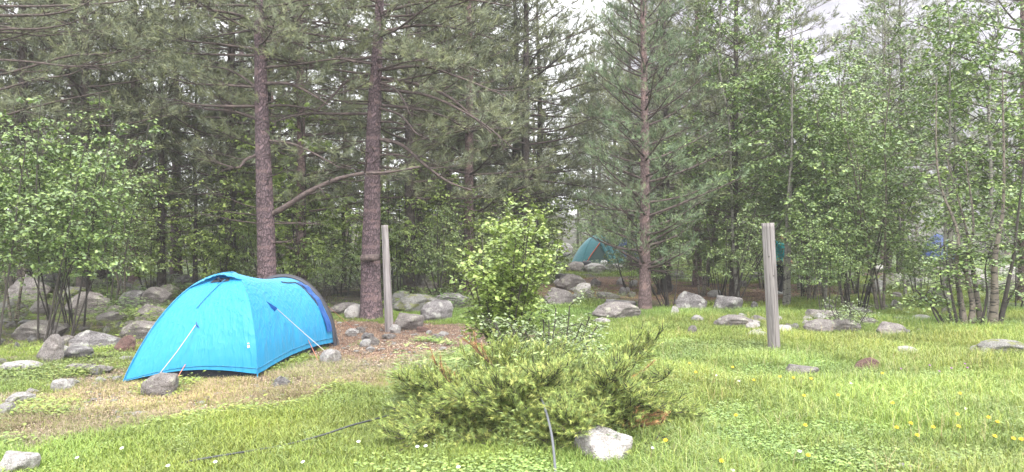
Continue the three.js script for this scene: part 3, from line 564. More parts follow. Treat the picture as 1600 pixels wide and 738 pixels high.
bigPine('pine leaning in at the left edge with long bare limbs across the top left', -75, 14.8, [[-75, 505], [-74, 400], [-72, 250], [-70, 100], [-68, 0]], 0.2, 303, [
  [[[-60, 62], [0, 46], [60, 45], [110, 36], [150, 16]], 6, 0.3, 0.5], [[[-60, 24], [30, 24], [80, 22], [125, 10], [160, -10]], 7, 0.3, 0.8], [[[-60, 130], [20, 112], [110, 87], [165, 84], [208, 76]], 6, 0.3, 0.2], [[[-62, 60], [15, 50], [60, 56], [105, 54], [140, 66]], 5, 0.4, -0.5],
  [[[-62, 150], [0, 140], [55, 124], [110, 116], [150, 96]], 5, 0.4, 0.9], [[[-62, 190], [0, 182], [50, 168], [105, 155], [170, 142]], 6, 0.3, 0.4], [[[-62, 215], [-10, 212], [40, 208], [80, 196], [120, 178]], 5, 0.4, -0.4], [[[-62, 8], [40, 10], [110, 8], [190, 2], [250, -14]], 6, 0.5, 1.1], [[[-62, 90], [40, 96], [120, 104], [190, 96], [240, 80]], 5, 0.6, 1.2],
], { base: 4.9, per: 4, spread: 3.0, pitch: -0.08, dead: 8 });
{ const s = new Geo(); s.tube([pineB.at3(566, 404, 0.2), pineB.at3(580, 403, 0.28), pineB.at3(592, 402, 0.32)], [0.075, 0.07, 0.066], 9, null, (r, a, l) => r * (1 + 0.12 * (noise3(a * 2, l * 9, 3) - 0.5))); part('broken_stub', s.build(), M.limb, pineB.t); }
const GREENER = [[0.105, 0.155, 0.075], [0.125, 0.175, 0.085], [0.09, 0.135, 0.07], [0.14, 0.185, 0.085]];
{ // the slim pine
  const [x, z] = atDepth(1008, 16.6), g = pineGeos(303, { H: 10.5, r: 0.125, base: 1.0, whorl: 0.34, per: 5, spread: 2.0, profile: (u) => u < 0.1 ? 0.62 + 3 * u : Math.pow(1 - (u - 0.1) / 0.9, 0.75) * 0.95, pitch: 0.1, bare: 0.25, step: 0.15, twig: 0.45, sprig: 0.1, size: 0.15, needles: 13, curl: 0.06, pal: GREENER, seg: 14, rings: 90, lean: 0.2, dead: 10, deadFrom: 0.9 });
  plantPine('pine_tree', 'slim pine with reddish trunk and branches almost to the ground', g, { trunk: M.barkRed, limb: M.limb }, on(x, z), 0.4); TRIS += g.tris;
}
// ---- pines of the wood: five kinds, copied
const prof = (u) => Math.sin(Math.PI * (0.22 + 0.78 * u)) * 0.95 + 0.1;
const woodOpts = { whorl: 0.5, per: 4, bare: 0.3, step: 0.21, twig: 0.75, sprig: 0.165, size: 0.24, needles: 15, wide: 0.06, curl: 0.04, dead: 16 };
const PINES = [
  pineGeos(401, { ...woodOpts, H: 12, r: 0.17, base: 2.7, spread: 2.7, profile: prof, pitch: -0.1 }), pineGeos(402, { ...woodOpts, H: 14, r: 0.2, base: 4.4, spread: 2.9, profile: prof, pitch: -0.12 }),
  pineGeos(403, { ...woodOpts, H: 9, r: 0.11, base: 1.9, spread: 1.9, profile: (u) => Math.pow(1 - u, 0.7) + 0.08, pitch: 0.1 }), pineGeos(404, { ...woodOpts, H: 13, r: 0.15, base: 2.2, spread: 2.4, profile: prof, pitch: 0.0 }),
  pineGeos(405, { ...woodOpts, H: 7, r: 0.075, base: 2.4, spread: 1.2, profile: (u) => Math.pow(1 - u, 0.6) + 0.1, pitch: 0.15, dead: 10 }),
];
PINES.forEach((g) => { TRIS += g.tris + g.boughs.index.count / 3; });
const pineMade = [];
function pine(kind, px, depth, turn, label, group, scale = 1, dark = false) {
  const [x, z] = atDepth(px, depth); let t;
  if (!pineMade[kind]) { t = pineMade[kind] = plantPine('pine_tree', label, PINES[kind], { trunk: [M.barkDark, M.bark, M.barkDark, M.barkRed, M.barkDark][kind], limb: M.limb }, on(x, z), turn, group); }
  else { t = copyOf(pineMade[kind], label, group); t.position.copy(on(x, z)); t.rotation.y = turn; }
  t.scale.setScalar(scale); t.position.y -= 0.05; return t;
}
pine(2, 252, 21, 1.1, 'thin straight dark pine rising between the tent and left thicket', null, 1.1);
pine(0, 38, 20, 0.3, 'large pine standing behind the thicket at the far left', null, 1.05);
pine(4, 305, 23, 2.1, 'thin pole like pine second to the right of the thin straight one', null);
pine(4, 345, 25, 0.7, 'thin pole like pine just left of the big pine with thick limb');
pine(4, 537, 24, 3.1, 'thin dark pole pine seen between the two big pines');
pine(1, 700, 26, 2.2, 'stout dark pine trunk rising behind the leafy shrub', null, 1);
pine(3, 737, 29, 1.4, 'reddish pine trunk just right of the stout dark one');
pine(2, 1148, 20.5, 4.1, 'dark pine trunk beside the pale birch left of the straight post', null, 1.15);
pine(3, 1602, 19, 0.9, 'reddish pine trunk at the right edge behind the clump', null, 1.05);
pine(0, 1408, 31, 2.7, 'dark pine standing on the open ground behind the meadow at right');
pine(3, 1380, 40, 5.0, 'tall pine showing above the birches near the pale rock face', null, 1.1);
pine(0, 985, 33, 0.5, 'dark pine trunk behind the green tent on its right');
const WOOD = 'pines of the dense wood behind the clearing', woodLabel = 'pine in the dense wood behind the clearing, one of many alike';
{
  const r = rng(555); let n = 0;
  const rows = [[20, 26, 8], [27, 34, 12], [35, 45, 17], [46, 62, 26], [63, 85, 26]];
  for (const [px, d, kd, sc] of [[470, 20, 3, 1], [640, 20.5, 0, 1], [805, 27, 0, 1.05], [655, 24, 1, 1], [820, 25, 0, 1.1], [130, 20, 0, 1], [210, 23, 3, 1.1], [-40, 21, 0, 1], [360, 21, 0, 1.05], [1090, 25, 3, 1], [1040, 23, 0, 0.9]]) pine(kd, px, d, r() * 6.283, woodLabel, WOOD, sc);
  for (const [a, b, k] of rows) for (let i = 0; i < k; i++) {
    const d = lerp(a, b, r()), px = -160 + 1920 * (i + 0.15 + 0.7 * r()) / k;
    if (px > 835 && px < 925 && d > 15) continue;                     // the gap of sky
    if (px > 1215 && px < 1320) continue;                              // the rock face shows here
    if (px > 860 && px < 1010 && d < 32) continue; if (px > 1050 && d < 27 && r() < 0.6) continue; if (px > 1340 && d < 46 && r() < 0.75) continue;
    pine([0, 1, 2, 3, 3, 0][(r() * 6) | 0], px, d, r() * 6.283, woodLabel, WOOD, 0.85 + 0.35 * r()); n++;
  }
  pine(0, 842, 29, 2, woodLabel, WOOD, 1); pine(2, 928, 45, 1, woodLabel, WOOD, 1.4); pine(2, 903, 60, 1, woodLabel, WOOD, 0.9); pine(0, 860, 75, 1, woodLabel, WOOD, 0.8); pine(2, 1235, 90, 3, woodLabel, WOOD, 0.9); pine(2, 1315, 80, 2, woodLabel, WOOD, 1.1);
}

// ---- broadleaf trees and thickets
const FRESH = [[0.25, 0.34, 0.075], [0.3, 0.39, 0.09], [0.2, 0.285, 0.065], [0.36, 0.44, 0.11]];
const SHADE = [[0.17, 0.245, 0.075], [0.2, 0.28, 0.08], [0.14, 0.21, 0.07], [0.24, 0.31, 0.09]];
const SILVER = [[0.26, 0.33, 0.16], [0.32, 0.39, 0.2], [0.21, 0.28, 0.12]];
const LEAFY = {
  birch: leafyGeos(601, { stems: 1, H: 9, r: 0.062, limbs: 56, from: 0.22, spread: 1.75, step: 0.12, twig: 0.5, leaves: 15, size: 0.082, droop: 0.35, rise: 0.55, seg: 9 }),
  birch2: leafyGeos(602, { stems: 2, H: 8, r: 0.05, limbs: 30, from: 0.24, spread: 1.65, step: 0.12, twig: 0.5, leaves: 15, size: 0.082, droop: 0.3, out: 0.14, seg: 8 }),
  aspen: leafyGeos(603, { stems: 3, H: 6.5, r: 0.035, limbs: 19, from: 0.2, spread: 1.4, step: 0.12, twig: 0.45, leaves: 14, size: 0.082, droop: 0.2, out: 0.22 }),
  thicket: leafyGeos(604, { stems: 8, H: 4.0, r: 0.014, limbs: 12, from: 0.3, spread: 0.95, step: 0.1, twig: 0.36, leaves: 15, size: 0.068, droop: 0.1, out: 0.3, foot: 0.4 }),
  thicket2: leafyGeos(605, { stems: 9, H: 2.9, r: 0.014, limbs: 8, from: 0.26, spread: 0.8, step: 0.12, twig: 0.32, leaves: 13, size: 0.062, droop: 0.05, out: 0.42, foot: 0.3, pal: SHADE }),
  under: leafyGeos(606, { stems: 5, H: 5, r: 0.026, limbs: 13, from: 0.16, spread: 1.25, step: 0.15, twig: 0.5, leaves: 12, size: 0.115, droop: 0.15, out: 0.26, foot: 0.4, pal: FRESH }),
};
Object.values(LEAFY).forEach((g) => { TRIS += g.tris + g.limbs.index.count / 3; });
const leafyMade = {};
function leafy(kind, px, depth, turn, label, group, scale = 1, sy = 1) {
  const [x, z] = atDepth(px, depth), info = { birch: ['birch_tree', 'tree', M.birchBark, 'trunk'], birch2: ['birch_tree', 'tree', M.birchBark, 'trunk'], aspen: ['young_tree', 'tree', M.stemPale, 'stem'], thicket: ['leafy_bush', 'bush', M.stem, 'stem'], thicket2: ['leafy_bush', 'bush', M.stem, 'stem'], under: ['young_tree', 'tree', M.stem, 'stem'] }[kind]; let t;
  if (!leafyMade[kind]) t = leafyMade[kind] = plantLeafy(info[0], label, info[1], LEAFY[kind], info[2], on(x, z), turn, group, info[3]);
  else { t = copyOf(leafyMade[kind], label, group); t.position.copy(on(x, z)); t.rotation.y = turn; }
  t.scale.set(scale, scale * sy, scale); return t;
}
// left thicket
leafy('thicket', 62, 11.8, 0.4, 'leafy bush at the left with two thin dark stems among boulders', null, 1.0);
leafy('thicket', -30, 11.2, 2.2, 'bright leafy bush cut by the left edge of the view', null, 1.1);
leafy('thicket', 120, 13.6, 4.0, 'leafy bush behind the smooth sloping boulder at the left', null, 1.05);
leafy('thicket2', 165, 17, 1.4, 'dark many stemmed bush on the green patch left of the tent', null, 1.15);
leafy('aspen', 20, 14.5, 1.2, 'young tree with light leaves standing behind the left bushes', null, 0.75);
leafy('aspen', 195, 19, 3.3, 'young leafy tree left of the thin straight dark pine', null, 0.72);
leafy('under', 310, 24, 0.5, 'young leafy tree behind the tent left of the big pine', null, 0.8);
leafy('under', 235, 20.5, 2.9, 'bright young tree between the left thicket and thin dark pine', null, 0.72);
leafy('under', 345, 20, 4.9, 'bright young tree right above the tent top left of big pine', null, 0.7);
leafy('under', 470, 19.5, 1.9, 'bright young tree between the two big pines, left one', null, 0.66);
leafy('under', 530, 21, 3.6, 'bright young tree between the two big pines, right one', null, 0.75);
leafy('under', 650, 22, 5.3, 'bright young tree right of the leaning grey post', null, 0.75);
leafy('under', 715, 20.5, 0.8, 'bright young tree just left of the foreground shrub', null, 0.62);
// right wood
leafy('birch', 1543, 14.5, 0.6, 'pale barked birch at the right behind the many stemmed clump', null, 1.0);
leafy('birch2', 1478, 15.5, 2.0, 'birch with two leaning trunks left of the pale barked one', null, 1.0);
leafy('birch', 1158, 19.6, 3.4, 'patchy white birch trunk touching the dark pine left of post', null, 1.05);
leafy('aspen', 1322, 17.5, 1.0, 'slender leafy tree right of the person behind the post', null, 0.95);
leafy('aspen', 1380, 16.5, 2.6, 'slender leafy tree with drooping pale leaves above the meadow', null, 0.95);
leafy('birch2', 1252, 24, 4.4, 'leafy birch behind the person in the turquoise jacket', null, 0.9);
leafy('birch2', 1330, 24, 5.5, 'leafy birch seen below the pale rock face', null, 0.85);
leafy('birch', 1420, 21, 1.9, 'tall leafy birch left of the two leaning trunks', null, 1.0);
leafy('birch', 1625, 16, 5.1, 'leafy birch whose crown enters from the right edge', null, 1.0);
leafy('aspen', 1095, 21, 0.2, 'leafy young tree between the slim pine and dark pine', null, 0.95);
leafy('aspen', 1195, 24, 3.0, 'leafy young tree directly behind the straight post', null, 1.0);
leafy('thicket', 1292, 15.6, 0.9, 'dense many stemmed bush right of the person', null, 0.6);
leafy('thicket2', 1340, 17, 2.9, 'dark leafy bush behind the small pale bush', null, 1.0);
leafy('thicket2', 1135, 18, 4.2, 'fan of dark leaning stems under leaves left of the post', null, 0.95);
leafy('thicket2', 1050, 17.6, 1.7, 'dark bush right beside the foot of the slim pine', null, 0.85);
leafy('thicket2', 982, 24, 0.7, 'dark stemmed bush in front of the right side of green tent', null, 0.6);
leafy('aspen', 1268, 19.5, 3.9, 'sparse leafy tree in front of the pale rock face', null, 1.2);
leafy('birch2', 1228, 18.2, 0.9, 'leafy birch rising right above the straight post', null, 1.08);
leafy('birch2', 1288, 19.8, 3.6, 'leafy birch in front of the pale rock face', null, 1.0);
leafy('birch', 1222, 27, 2.2, 'tall birch just left of the pale rock face', null, 1.08);
leafy('birch', 1312, 26, 0.4, 'tall birch just right of the pale rock face', null, 1.06);
leafy('thicket', 1440, 19, 3.7, 'leafy bush on the open ground behind the clump at right', null, 0.55);
leafy('thicket', 1590, 17, 5.6, 'leafy bush at the right edge behind the birch', null, 0.9);
leafy('under', 850, 26, 1.3, 'young leafy tree left of the green tent', null, 0.9);
leafy('under', 800, 22, 4.3, 'young leafy tree showing above the foreground shrub', null, 0.62);
leafy('thicket2', 690, 19.5, 2.4, 'crooked dark stemmed bush behind the boulders right of post', null, 0.9);
leafy('thicket2', 640, 21, 0.1, 'dark stemmed bush behind the leaning grey post', null, 0.85);
leafy('thicket2', 500, 19, 5.2, 'low dark bush between the tent and the stub pine', null, 0.6);
const UNDER = 'young broadleaf trees filling the wood between the pines', ULAB = 'young broadleaf tree filling the wood among the pines, one of many alike';
const BUSHES = 'low bushes under the pines of the wood', BLAB = 'low leafy bush under the pines of the wood, one of many alike';
{
  const r = rng(808);
  for (const [a, b, k] of [[20, 26, 16], [27, 35, 26], [36, 50, 30], [51, 70, 26]]) for (let i = 0; i < k; i++) {
    const d = lerp(a, b, r()), px = -140 + 1880 * (i + 0.1 + 0.8 * r()) / k; const open = px > 880 && px < 1000 && d < 40; if (open || (px > 1345 && d < 50)) continue;
    if (px < 860 && r() < 0.12) continue; if (px > 1195 && px < 1245 && d < 26) continue;
    leafy(r() < 0.7 ? 'under' : 'aspen', px, d, r() * 6.28, ULAB, UNDER, 0.7 + 0.45 * r());
  }
  for (const [a, b, k] of [[20, 27, 14], [28, 38, 18], [39, 56, 18]]) for (let i = 0; i < k; i++) {
    const d = lerp(a, b, r()), px = -140 + 1880 * (i + 0.1 + 0.8 * r()) / k; if ((px > 860 && px < 1010 && d < 42) || (px > 1345 && d < 50)) continue;
    leafy('thicket2', px, d, r() * 6.28, BLAB, BUSHES, 0.6 + 0.5 * r());
  }
}
{ // the many stemmed clump at the right
  const [x, z] = spot(1520, 517), d = -z, t = thing('many_stemmed_clump', 'clump of thin pale and dark stems with low leaves at the right', 'bush', on(x, z)), r = rng(912), N = new Geo(), W = new Geo(), X = (px) => (px - 1520) / F * d, Y = (py) => (517 - py) / F * d;
  const lines = [[[1511, 517], [1506, 470], [1502, 420], [1508, 370], [1480, 280], [1478, 120], 11, 1], [[1517, 518], [1524, 480], [1516, 420], [1530, 360], [1520, 250], 11, 1], [[1540, 518], [1536, 470], [1532, 410], [1528, 360], [1500, 240], 10, 1], [[1546, 519], [1546, 470], [1543, 400], [1550, 330], [1545, 120], 15, 1], [[1556, 517], [1566, 460], [1574, 400], [1578, 330], [1590, 200], 8, 0], [[1562, 515], [1574, 480], [1590, 455], [1604, 420], 6, 0], [[1500, 512], [1490, 470], [1484, 430], [1478, 380], 5, 0], [[1494, 512], [1486, 480], [1478, 440], [1480, 380], 4, 0], [[1486, 508], [1472, 490], [1456, 470], [1446, 455], 4, 0], [[1502, 508], [1500, 460], [1492, 420], [1486, 400], 4, 0], [[1530, 510], [1540, 460], [1536, 420], [1545, 380], 4, 0], [[1480, 505], [1462, 480], [1470, 450], 3, 0]];
  lines.forEach((l, k) => {
    const pale = l.pop(), w = l.pop(), zz = (r() - 0.5) * 0.5, pts = l.map(([a, b], i) => V(X(a), Math.max(-0.06, Y(b)), zz * (0.3 + i * 0.35))); pts[0].y = -0.06;
    part('stem', trunkGeo(pts, w / F * d / 2, 0.008, 9, 30, 0.25, 0.14, 70 + k), pale ? M.stemPale : M.stem, t);
    const c = curve(pts, 20);
    for (let m = 0; m < (pale ? 30 : 14); m++) { const u = pale ? 0.42 + 0.58 * r() : 0.55 + 0.45 * r(), q = c[Math.floor(u * 20)], yaw = r() * 6.28, L = 0.3 + 0.45 * r(), e = q.clone().addScaledVector(dirTo(yaw, (r() - 0.5) * 0.9), L); W.tube([q, e], [0.006, 0.002], 4); for (let g = 0; g < 16; g++) leafAt(N, r, tmpP.lerpVectors(q, e, 0.2 + 0.85 * r()).clone().add(V((r() - 0.5) * 0.1, (r() - 0.5) * 0.1, (r() - 0.5) * 0.1)), r() * 6.28, 0.068, LEAF, 0.3); }
  });
  for (let m = 0; m < 60; m++) { const yaw = r() * 6.28, q = V((r() - 0.5) * 0.7 - 0.1, 0, (r() - 0.5) * 0.4), e = q.clone().addScaledVector(dirTo(yaw, 0.5 + r() * 0.7), 0.12 + 0.25 * r()); W.tube([q, e], [0.005, 0.002], 4); for (let g = 0; g < 6; g++) leafAt(N, r, tmpP.lerpVectors(q, e, 0.3 + 0.7 * r()).clone(), r() * 6.28, 0.055, SHADE, 0.3); }
  part('twigs', W.build(), M.stem, t); part('crown', N.build(false), M.leaf, t);
}
{ // small pale bush on the boulders
  const g = leafyGeos(914, { stems: 9, H: 0.62, r: 0.007, limbs: 6, from: 0.3, spread: 0.26, step: 0.06, twig: 0.12, leaves: 6, size: 0.032, out: 0.55, foot: 0.12, droop: 0, pal: SILVER }), [x, z] = spot(1335, 522);
  plantLeafy('pale_bush', 'small pale silvery bush growing among the boulders in the meadow', 'bush', g, M.stem, on(x, z - 0.2), 0);
}
{ // the leafy willow shrub behind the juniper
  const g = leafyGeos(707, { stems: 15, H: 2.0, r: 0.011, limbs: 11, from: 0.2, spread: 0.42, step: 0.08, twig: 0.22, leaves: 14, size: 0.066, droop: -0.2, rise: 0.8, out: 0.3, foot: 0.18, pal: FRESH, hang: 0.1, profile: (u) => 0.5 + 0.7 * Math.sin(Math.PI * u) }), [x, z] = atDepth(787, 8.7);
  const t = plantLeafy('willow_shrub', 'fresh green leafy shrub standing right behind the juniper', 'shrub', g, M.stem, on(x, z), 0.3); t.scale.set(0.8, 0.95, 0.8); TRIS += g.tris;
  const g2 = leafyGeos(708, { stems: 14, H: 0.95, r: 0.007, limbs: 7, from: 0.3, spread: 0.3, step: 0.07, twig: 0.13, leaves: 8, size: 0.042, droop: -0.1, rise: 0.7, out: 0.4, foot: 0.25, pal: SILVER, hang: 0.1 }), [x2, z2] = atDepth(858, 7.9);
  plantLeafy('silvery_shrub', 'low grey green shrub between the leafy shrub and the juniper', 'shrub', g2, M.stem, on(x2, z2), 1.3);
}
{ // the juniper in the foreground
  const r = rng(33), cx = 0.16, cz = -6.6, t = thing('juniper_bush', 'sprawling yellow green juniper in the middle of the foreground', 'juniper', on(cx, cz));
  const pal = [[0.25, 0.315, 0.075], [0.3, 0.36, 0.085], [0.19, 0.255, 0.065], [0.16, 0.22, 0.06], [0.38, 0.4, 0.11]], deadPal = [[0.36, 0.2, 0.08], [0.3, 0.16, 0.07]];
  const W = new Geo(), N = new Geo(), Dn = new Geo();
  function spray(q, yaw, pitch, L, lvl, dead) {
    const pts = [q.clone()], p = q.clone(); let a = pitch, y = yaw; for (let k = 0; k < 4; k++) { y += (r() - 0.5) * 0.35; a += (r() - 0.45) * 0.25 + (lvl === 0 ? -0.1 : 0.03); p.addScaledVector(dirTo(y, a), L / 4); pts.push(p.clone()); }
    W.tube(pts, (u) => (lvl === 0 ? 0.014 : 0.005) * (1 - 0.8 * u), lvl === 0 ? 5 : 3);
    const c = curve(pts, 12);
    if (lvl < 2) { const n = lvl === 0 ? 22 : 8; for (let k = 0; k < n; k++) { const u = lerp(lvl === 0 ? 0.2 : 0.1, 1, (k + r()) / n), s = k % 2 ? 1 : -1; spray(c[Math.min(12, Math.round(u * 12))], y + s * (0.3 + 0.75 * r()), a + (r() - 0.45) * 0.7, (lvl === 0 ? 0.38 : 0.17) * (0.55 + 0.6 * r()) * (1.15 - 0.5 * u), lvl + 1, dead); } }
    if (lvl > 0) { const G = dead ? Dn : N, d = c[12].clone().sub(c[4]).normalize(), m = Math.max(2, Math.round(L / 0.028)); for (let k = 0; k < m; k++) tuft(G, r, c[Math.min(12, 1 + Math.round(k / m * 11))].clone(), d, 0.05, 12, dead ? deadPal : pal, 0.085); }
  }
  for (let k = 0; k < 78; k++) {
    const yaw = k * 2.39996 + (r() - 0.5) * 0.5, q = V((r() - 0.5) * 0.9, 0.02, (r() - 0.5) * 0.55), wide = Math.abs(Math.cos(yaw)), L = lerp(0.52, 0.92, wide) * (0.5 + 0.75 * r()), up = lerp(0.05, 1.15, Math.pow(r(), 1.35)) * 0.82;
    spray(q, yaw, up * lerp(1.1, 0.76, wide), L, 0, false);
  }
  for (const [yaw, up, L] of [[0.15, 0.42, 1.1], [0.0, 0.3, 1.1], [-0.3, 0.5, 1.05], [0.5, 0.35, 1.0], [Math.PI - 0.1, 0.42, 1.05], [Math.PI + 0.25, 0.35, 1.0], [2.3, 0.6, 0.9], [1.1, 0.3, 0.9]]) spray(V(0, 0.1, 0), yaw, up, L, 0, false);
  spray(V(0.5, 0.1, 0.35), 0.1, 0.12, 0.55, 1, true); spray(V(0.62, 0.08, 0.4), 0.35, 0.2, 0.4, 1, true); spray(V(0.5, 0.25, 0.1), 0.2, 0.4, 0.5, 1, true); spray(V(-0.55, 0.3, 0.2), 2.9, 0.6, 0.4, 1, true); spray(V(-0.3, 0.5, 0), 2.5, 0.7, 0.35, 1, true);
  part('branches', W.build(), M.stem, t); part('foliage', N.build(false), M.needle, t); part('dead_sprays', Dn.build(false), M.needle, t); TRIS += N.i.length / 3 + W.i.length / 3;
}

// ---------------------------------------------------------------- grass and herbs
function blades(seed, n, R, h, w, bend, pal, spreadTip = 0.6) {
  const G = new Geo(), r = rng(seed);
  for (let k = 0; k < n; k++) {
    const a = r() * 6.283, q = R * Math.sqrt(r()), x = Math.cos(a) * q, z = Math.sin(a) * q, H = h * (0.45 + 0.75 * r()), yaw = r() * 6.283, b = bend * H * (0.3 + r()), c = pal[(r() * pal.length) | 0], k2 = 0.8 + 0.4 * r(), col = [c[0] * k2, c[1] * k2, c[2] * k2], fx = Math.cos(yaw), fz = Math.sin(yaw), sx = -fz * w / 2, sz = fx * w / 2;
    const v0 = G.v(x - sx, -0.01, z - sz, 0, 0, col), v1 = G.v(x + sx, -0.01, z + sz, 0, 0, col), m0 = G.v(x + fx * b * 0.35 - sx * 0.8, H * 0.6, z + fz * b * 0.35 - sz * 0.8, 0, 0.5, col), m1 = G.v(x + fx * b * 0.35 + sx * 0.8, H * 0.6, z + fz * b * 0.35 + sz * 0.8, 0, 0.5, col), tip = G.v(x + fx * b, H * (1 - bend * 0.25), z + fz * b, 0, 1, col);
    G.quad(v0, v1, m1, m0); G.tri(m0, m1, tip);
  }
  return G.build(false);
}
function herbs(seed, n, R, h, size, pal, long = 0.6) {
  const G = new Geo(), r = rng(seed);
  for (let k = 0; k < n; k++) { const a = r() * 6.283, q = R * Math.sqrt(r()), p = V(Math.cos(a) * q, h * (0.15 + 0.85 * r()), Math.sin(a) * q), yaw = r() * 6.283, d = dirTo(yaw, 0.25 * r()), up = V((r() - 0.5) * 0.7, 1, (r() - 0.5) * 0.7).normalize(), c = pal[(r() * pal.length) | 0], s = size * (0.6 + 0.7 * r()); G.leaf(p, d, up, s, s * long, c, 0.1); if (k % 3 === 0) { const i0 = G.v(p.x, 0, p.z, 0, 0, c), i1 = G.v(p.x + 0.004, 0, p.z, 0, 0, c), i2 = G.v(p.x, p.y, p.z, 0, 0, c); G.tri(i0, i1, i2); } }
  return G.build(false);
}
const GRASS = [[0.175, 0.25, 0.035], [0.215, 0.29, 0.04], [0.14, 0.215, 0.032], [0.28, 0.32, 0.06], [0.19, 0.275, 0.035]], STRAW = [[0.24, 0.2, 0.14], [0.2, 0.165, 0.12], [0.2, 0.22, 0.075], [0.28, 0.245, 0.19], [0.19, 0.23, 0.065]], HERB = [[0.18, 0.28, 0.05], [0.22, 0.32, 0.06], [0.15, 0.24, 0.045], [0.26, 0.35, 0.07]], LITTER = [[0.24, 0.14, 0.1], [0.3, 0.19, 0.13], [0.18, 0.11, 0.08], [0.36, 0.26, 0.18]];
function scatter(name, label, category, geo, mat, n, seed, fit, depthRange, pow, scale, tintAmt = 0.27) {
  const r = rng(seed), im = new THREE.InstancedMesh(geo, mat, n), m = new THREE.Matrix4(), q = new THREE.Quaternion(), e = new THREE.Euler(), c = new THREE.Color(); let k = 0, tries = 0;
  while (k < n && tries++ < n * 30) {
    const d = Math.sqrt(lerp(depthRange[0] ** pow, depthRange[1] ** pow, r()) ** (2 / pow)), x = (r() * 2 - 1) * (d * 0.7 + 0.6), z = -d, zn = zones(x, z), f = fit(x, z, zn, d); if (r() > f) continue;
    const s = scale(r, d, x, z) * (0.5 + 0.5 * Math.min(1, f)); m.compose(V(x, ground(x, z) - 0.005, z), q.setFromEuler(e.set((r() - 0.5) * 0.2, r() * 6.283, (r() - 0.5) * 0.2)), V(s, s * (0.7 + 0.6 * r()), s)); im.setMatrixAt(k, m);
    const b = 1 + (fbm(x * 0.9, 7, z * 0.9, 3) - 0.5) * tintAmt * 3, y = 1 + (fbm(x * 0.5, 17, z * 0.5, 3) - 0.5) * tintAmt * 2; im.setColorAt(k, c.setRGB(b * y, b, b * (2 - y) * 0.95)); k++;
  }
  im.count = k; im.name = name; im.castShadow = im.receiveShadow = true; scene.add(tag(im, label, category, null, 'stuff')); return im;
}
const inJuniper = (x, z) => sstep(1.0, 0.7, Math.hypot((x - 0.16) / 1.15, (z + 6.45) / 0.75));
const patchy = (x, z, s, a, b, f = 1) => sstep(a, b, fbm(x * f, s, z * f, 4));
scatter('short_grass', 'short lush green grass of the clearing', 'grass', blades(1, 44, 0.11, 0.065, 0.0048, 0.7, GRASS), M.grass, 30000, 21, (x, z, q, d) => clamp((1 - q.path * 0.96) * (1 - q.lit * 1.1) * (1 - q.stony * 0.8) * (1 - q.wood * 0.75) * (1 - inJuniper(x, z) * 0.7)), [4.6, 17], 1.25, (r, d) => 0.8 + 0.5 * r() + d * 0.012);
scatter('tall_grass', 'longer bending grass blades of the meadow', 'grass', blades(2, 22, 0.1, 0.15, 0.0045, 0.9, GRASS.concat([[0.36, 0.36, 0.14]])), M.grass, 9500, 22, (x, z, q, d) => clamp((0.12 + 0.9 * sstep(0.4, 1.6, x / d * 7) + 0.5 * inJuniper(x, z) * 0.9) * patchy(x, z, 3, 0.35, 0.6) * (1 - q.path) * (1 - q.lit) * (1 - q.wood * 0.6)), [4.6, 16], 1.3, (r) => 0.75 + 0.6 * r());
scatter('dry_grass', 'thin dry straw and yellowing grass on the trodden path', 'dry grass', blades(3, 26, 0.11, 0.05, 0.004, 1.5, STRAW), M.dry, 5600, 23, (x, z, q, d) => clamp((q.path * (0.35 + 0.65 * patchy(x, z, 8, 0.4, 0.6, 2)) + 0.05 + q.dry * 0.12) * (1 - q.wood * 0.7) * (1 - q.lit * 0.97)), [4.8, 17], 1.3, (r) => 0.75 + 0.5 * r());
scatter('clover', 'broad leaved low herbs and clover in the meadow', 'herbs', herbs(4, 36, 0.13, 0.06, 0.028, HERB, 0.75), M.grass, 7500, 24, (x, z, q, d) => clamp(patchy(x, z, 31, 0.48, 0.62, 0.8) * (1 - q.path) * (1 - q.lit) * (1 - q.wood * 0.3) * (x > -1 ? 1 : 0.45)), [4.8, 18], 1.3, (r) => 0.8 + 0.6 * r());
scatter('pine_litter', 'brown fallen pine needles and twigs under the pines', 'pine litter', blades(5, 26, 0.13, 0.012, 0.004, 3.6, LITTER), M.dry, 9000, 25, (x, z, q, d) => clamp(q.lit + q.wood * 0.35 + q.path * 0.12), [7, 30], 1.3, (r, d) => 0.8 + 0.5 * r() + d * 0.02, 0.15);
scatter('far_grass', 'grass on the open ground under and beyond the trees', 'grass', blades(6, 34, 0.28, 0.085, 0.010, 0.7, GRASS), M.grass, 15000, 26, (x, z, q, d) => clamp((1 - q.lit * 0.9) * (x > 0.5 ? 0.9 : 0.35) * (1 - q.stony) * patchy(x, z, 5, 0.36, 0.56, 0.6) * (d > 17 ? 1 : 0.5)), [13.5, 46], 1.5, (r, d) => 0.7 + 0.5 * r() + d * 0.012);
scatter('forest_herbs', 'low green herbs covering the floor of the wood', 'herbs', herbs(7, 40, 0.34, 0.28, 0.075, HERB, 0.55), M.leaf, 5200, 27, (x, z, q, d) => clamp(q.wood * patchy(x, z, 51, 0.42, 0.6, 0.5) * (1 - q.lit)), [11, 60], 1.4, (r, d) => 0.6 + 0.5 * r() + d * 0.01);
scatter('path_edge_weeds', 'small weeds at the edge of the path and among the stones', 'herbs', herbs(8, 26, 0.14, 0.1, 0.05, HERB.concat(GRASS), 0.5), M.grass, 900, 28, (x, z, q, d) => clamp(sstep(0.1, 0.4, q.path) * sstep(0.9, 0.6, q.path) * 0.6 + (x < -3.4 && d > 7 && d < 12 ? 0.5 : 0)) * patchy(x, z, 71, 0.5, 0.62, 1.1), [6, 13], 1.4, (r) => 0.6 + 0.7 * r());
